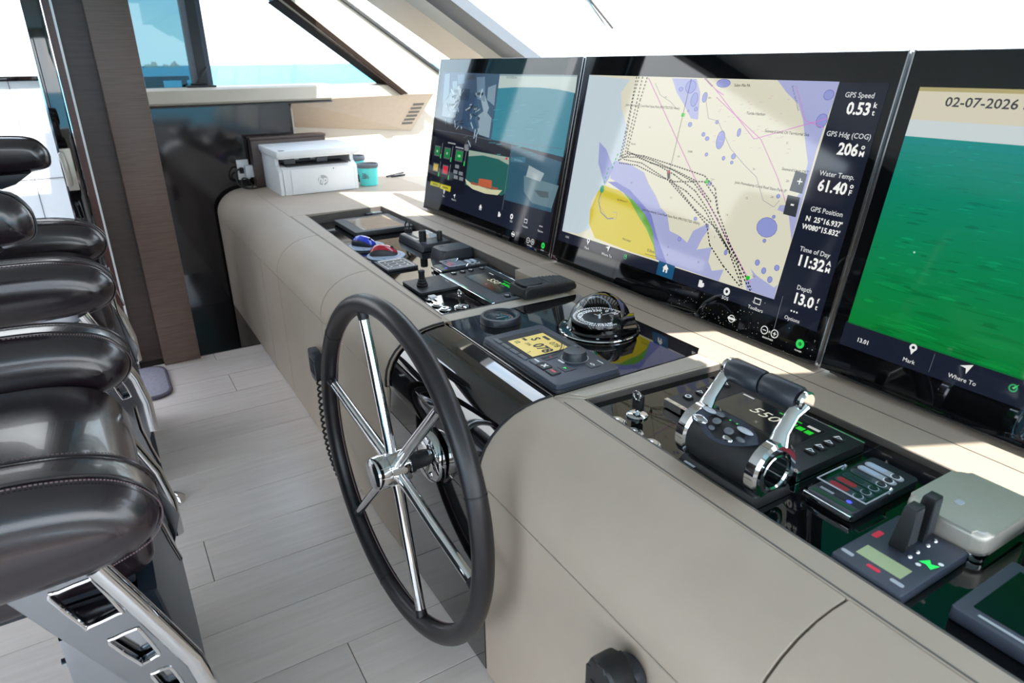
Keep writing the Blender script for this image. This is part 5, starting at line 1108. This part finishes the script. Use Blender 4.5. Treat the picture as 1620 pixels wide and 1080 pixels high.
# steel base: side plates with cut-outs, front bars, plinth
def plate(yc, name='side_plate'):
    PL = [(-.60, .705), (-.105, .705), (-.112, .672), (-.020, .395), (.020, .27), (-.02, .20), (-.35, .20), (-.2135, .6087-.0), (-.2569, .6965-.0)]
    PL = [(-.30, .71), (-.110, .71), (-.1175, .684), (-.040, .456), (-.0269, .395), (.0, .315), (-.03, .22), (-.09, .36), (-.1667, .5159), (-.2135, .6087), (-.2569, .6965)]
    H1 = smooth([(-.2015, .6705), (-.1875, .6758), (-.1461, .6804), (-.138, .673), (-.1151, .6031), (-.119, .598), (-.1642, .5914), (-.1694, .596)], 2)
    H2 = smooth([(-.1437, .5458), (-.135, .552), (-.103, .5555), (-.0965, .548), (-.0800, .4900), (-.084, .4840), (-.1062, .4785), (-.112, .484)], 2)
    H3 = smooth([(-.0990, .4450), (-.094, .4490), (-.073, .4500), (-.066, .4400), (-.055, .395), (-.060, .388), (-.078, .386), (-.084, .392)], 2)
    me = []
    cu = bpy.data.curves.new('t', 'CURVE'); cu.dimensions = '2D'; cu.fill_mode = 'BOTH'; cu.extrude = .006; cu.bevel_depth = .002; cu.bevel_resolution = 1
    for ring in (PL, H1, H2, H3):
        sp = cu.splines.new('POLY'); sp.points.add(len(ring)-1); sp.use_cyclic_u = True
        for p, q in zip(sp.points, ring): p.co = (q[0], q[1], 0, 1)
    o = bpy.data.objects.new('t', cu); COL.objects.link(o); dg = bpy.context.evaluated_depsgraph_get(); mm = bpy.data.meshes.new_from_object(o.evaluated_get(dg))
    mb = MB(); mb.add([(v.co.x, yc+v.co.z, v.co.y) for v in mm.vertices], [tuple(p.vertices) for p in mm.polygons])
    bpy.data.objects.remove(o); bpy.data.curves.remove(cu)
    pt = part(name, mb, STEEL2, ch, world=True, sharp=30)
    off = -Vector(ch.location)
    for hh in (H1, H2, H3):
        r_ = part('cutout_rim', MB().tube([(x, yc-.008, z) for x, z in hh], .0035, 8, closed=True), CHROME, pt); r_.location = off
    return pt
plate(1.10); plate(1.78)
for y in (1.085, 1.795):
    part('front_bar', MB().tube([(-.130, y, .705), (-.095, y, .62), (-.030, y, .455), (-.012, y, .36), (-.012, y, .25)], .017, 16), CHROME, ch, world=True)
part('seat_pan', MB().box(-.78, -.09, 1.20, 1.69, .568, .59, b=.006), BLACKSOFT, ch, world=True)
part('pedestal', MB().prism([(-.213, .02), (-.213, .566), (-.105, .566), (-.062, .45), (-.03, .30), (-.03, .02)], 1.115, 1.765, 'y', b=.006), STEEL2, ch, world=True)
part('front_cladding', MB().prism([(-.060, .57), (-.016, .22), (-.016, .022), (-.05, .022), (-.09, .57)], 1.16, 1.72, 'y', b=.006), mat('blue_grey_cladding', (30, 38, 48), rough=.35, var=.05), ch, world=True)
part('base_flange', MB().prism(rrect(-.30, -.045, 1.10, 1.78, .05), .001, .022, 'z', b=.004), STEEL, ch, world=True)
for y in (1.14, 1.74):
    part('frame_bolt', MB().cyl((-.222, y, .50), (-.212, y, .50), .010, n=6), STEEL, ch, world=True)
for y in (1.27, 1.68):
    part('seat_guard', MB().tube([(-.036, y, .70), (-.034, y, .64), (-.024, y, .585), (-.014, y, .54)], [.012, .012, .012, .012], 12, flat=.35), CHROME, ch, world=True)
part('foot_disc', MB().lathe([(0, .0), (.050, .0), (.050, .006), (.032, .022), (.012, .030), (0, .031)], (-.014, .995, .001), n=28), CHROME, ch, world=True)
copy_thing(ch, (-.35, 1.44+1.38, 0), 'farther black leather helm chair, beside the port side door', group='helm chairs')
# ================================================================ RUG
rg = thing('rug', 'small grey plush mat with rounded corners by the dark column', 'mat', (-.3, 3.50, 0))
RP = rrect(-.95, .094, 3.285, 3.675, .07, 6)
part('pile', MB().prism([(x*.985-.004, 3.48+(y-3.48)*.96) for x, y in RP], .002, .017, 'z', b=.006, seg=3), RUG, rg, world=True)
part('binding', MB().tube([(x, y, .009) for x, y in RP], .008, 8, closed=True), RUGEDGE, rg, world=True)
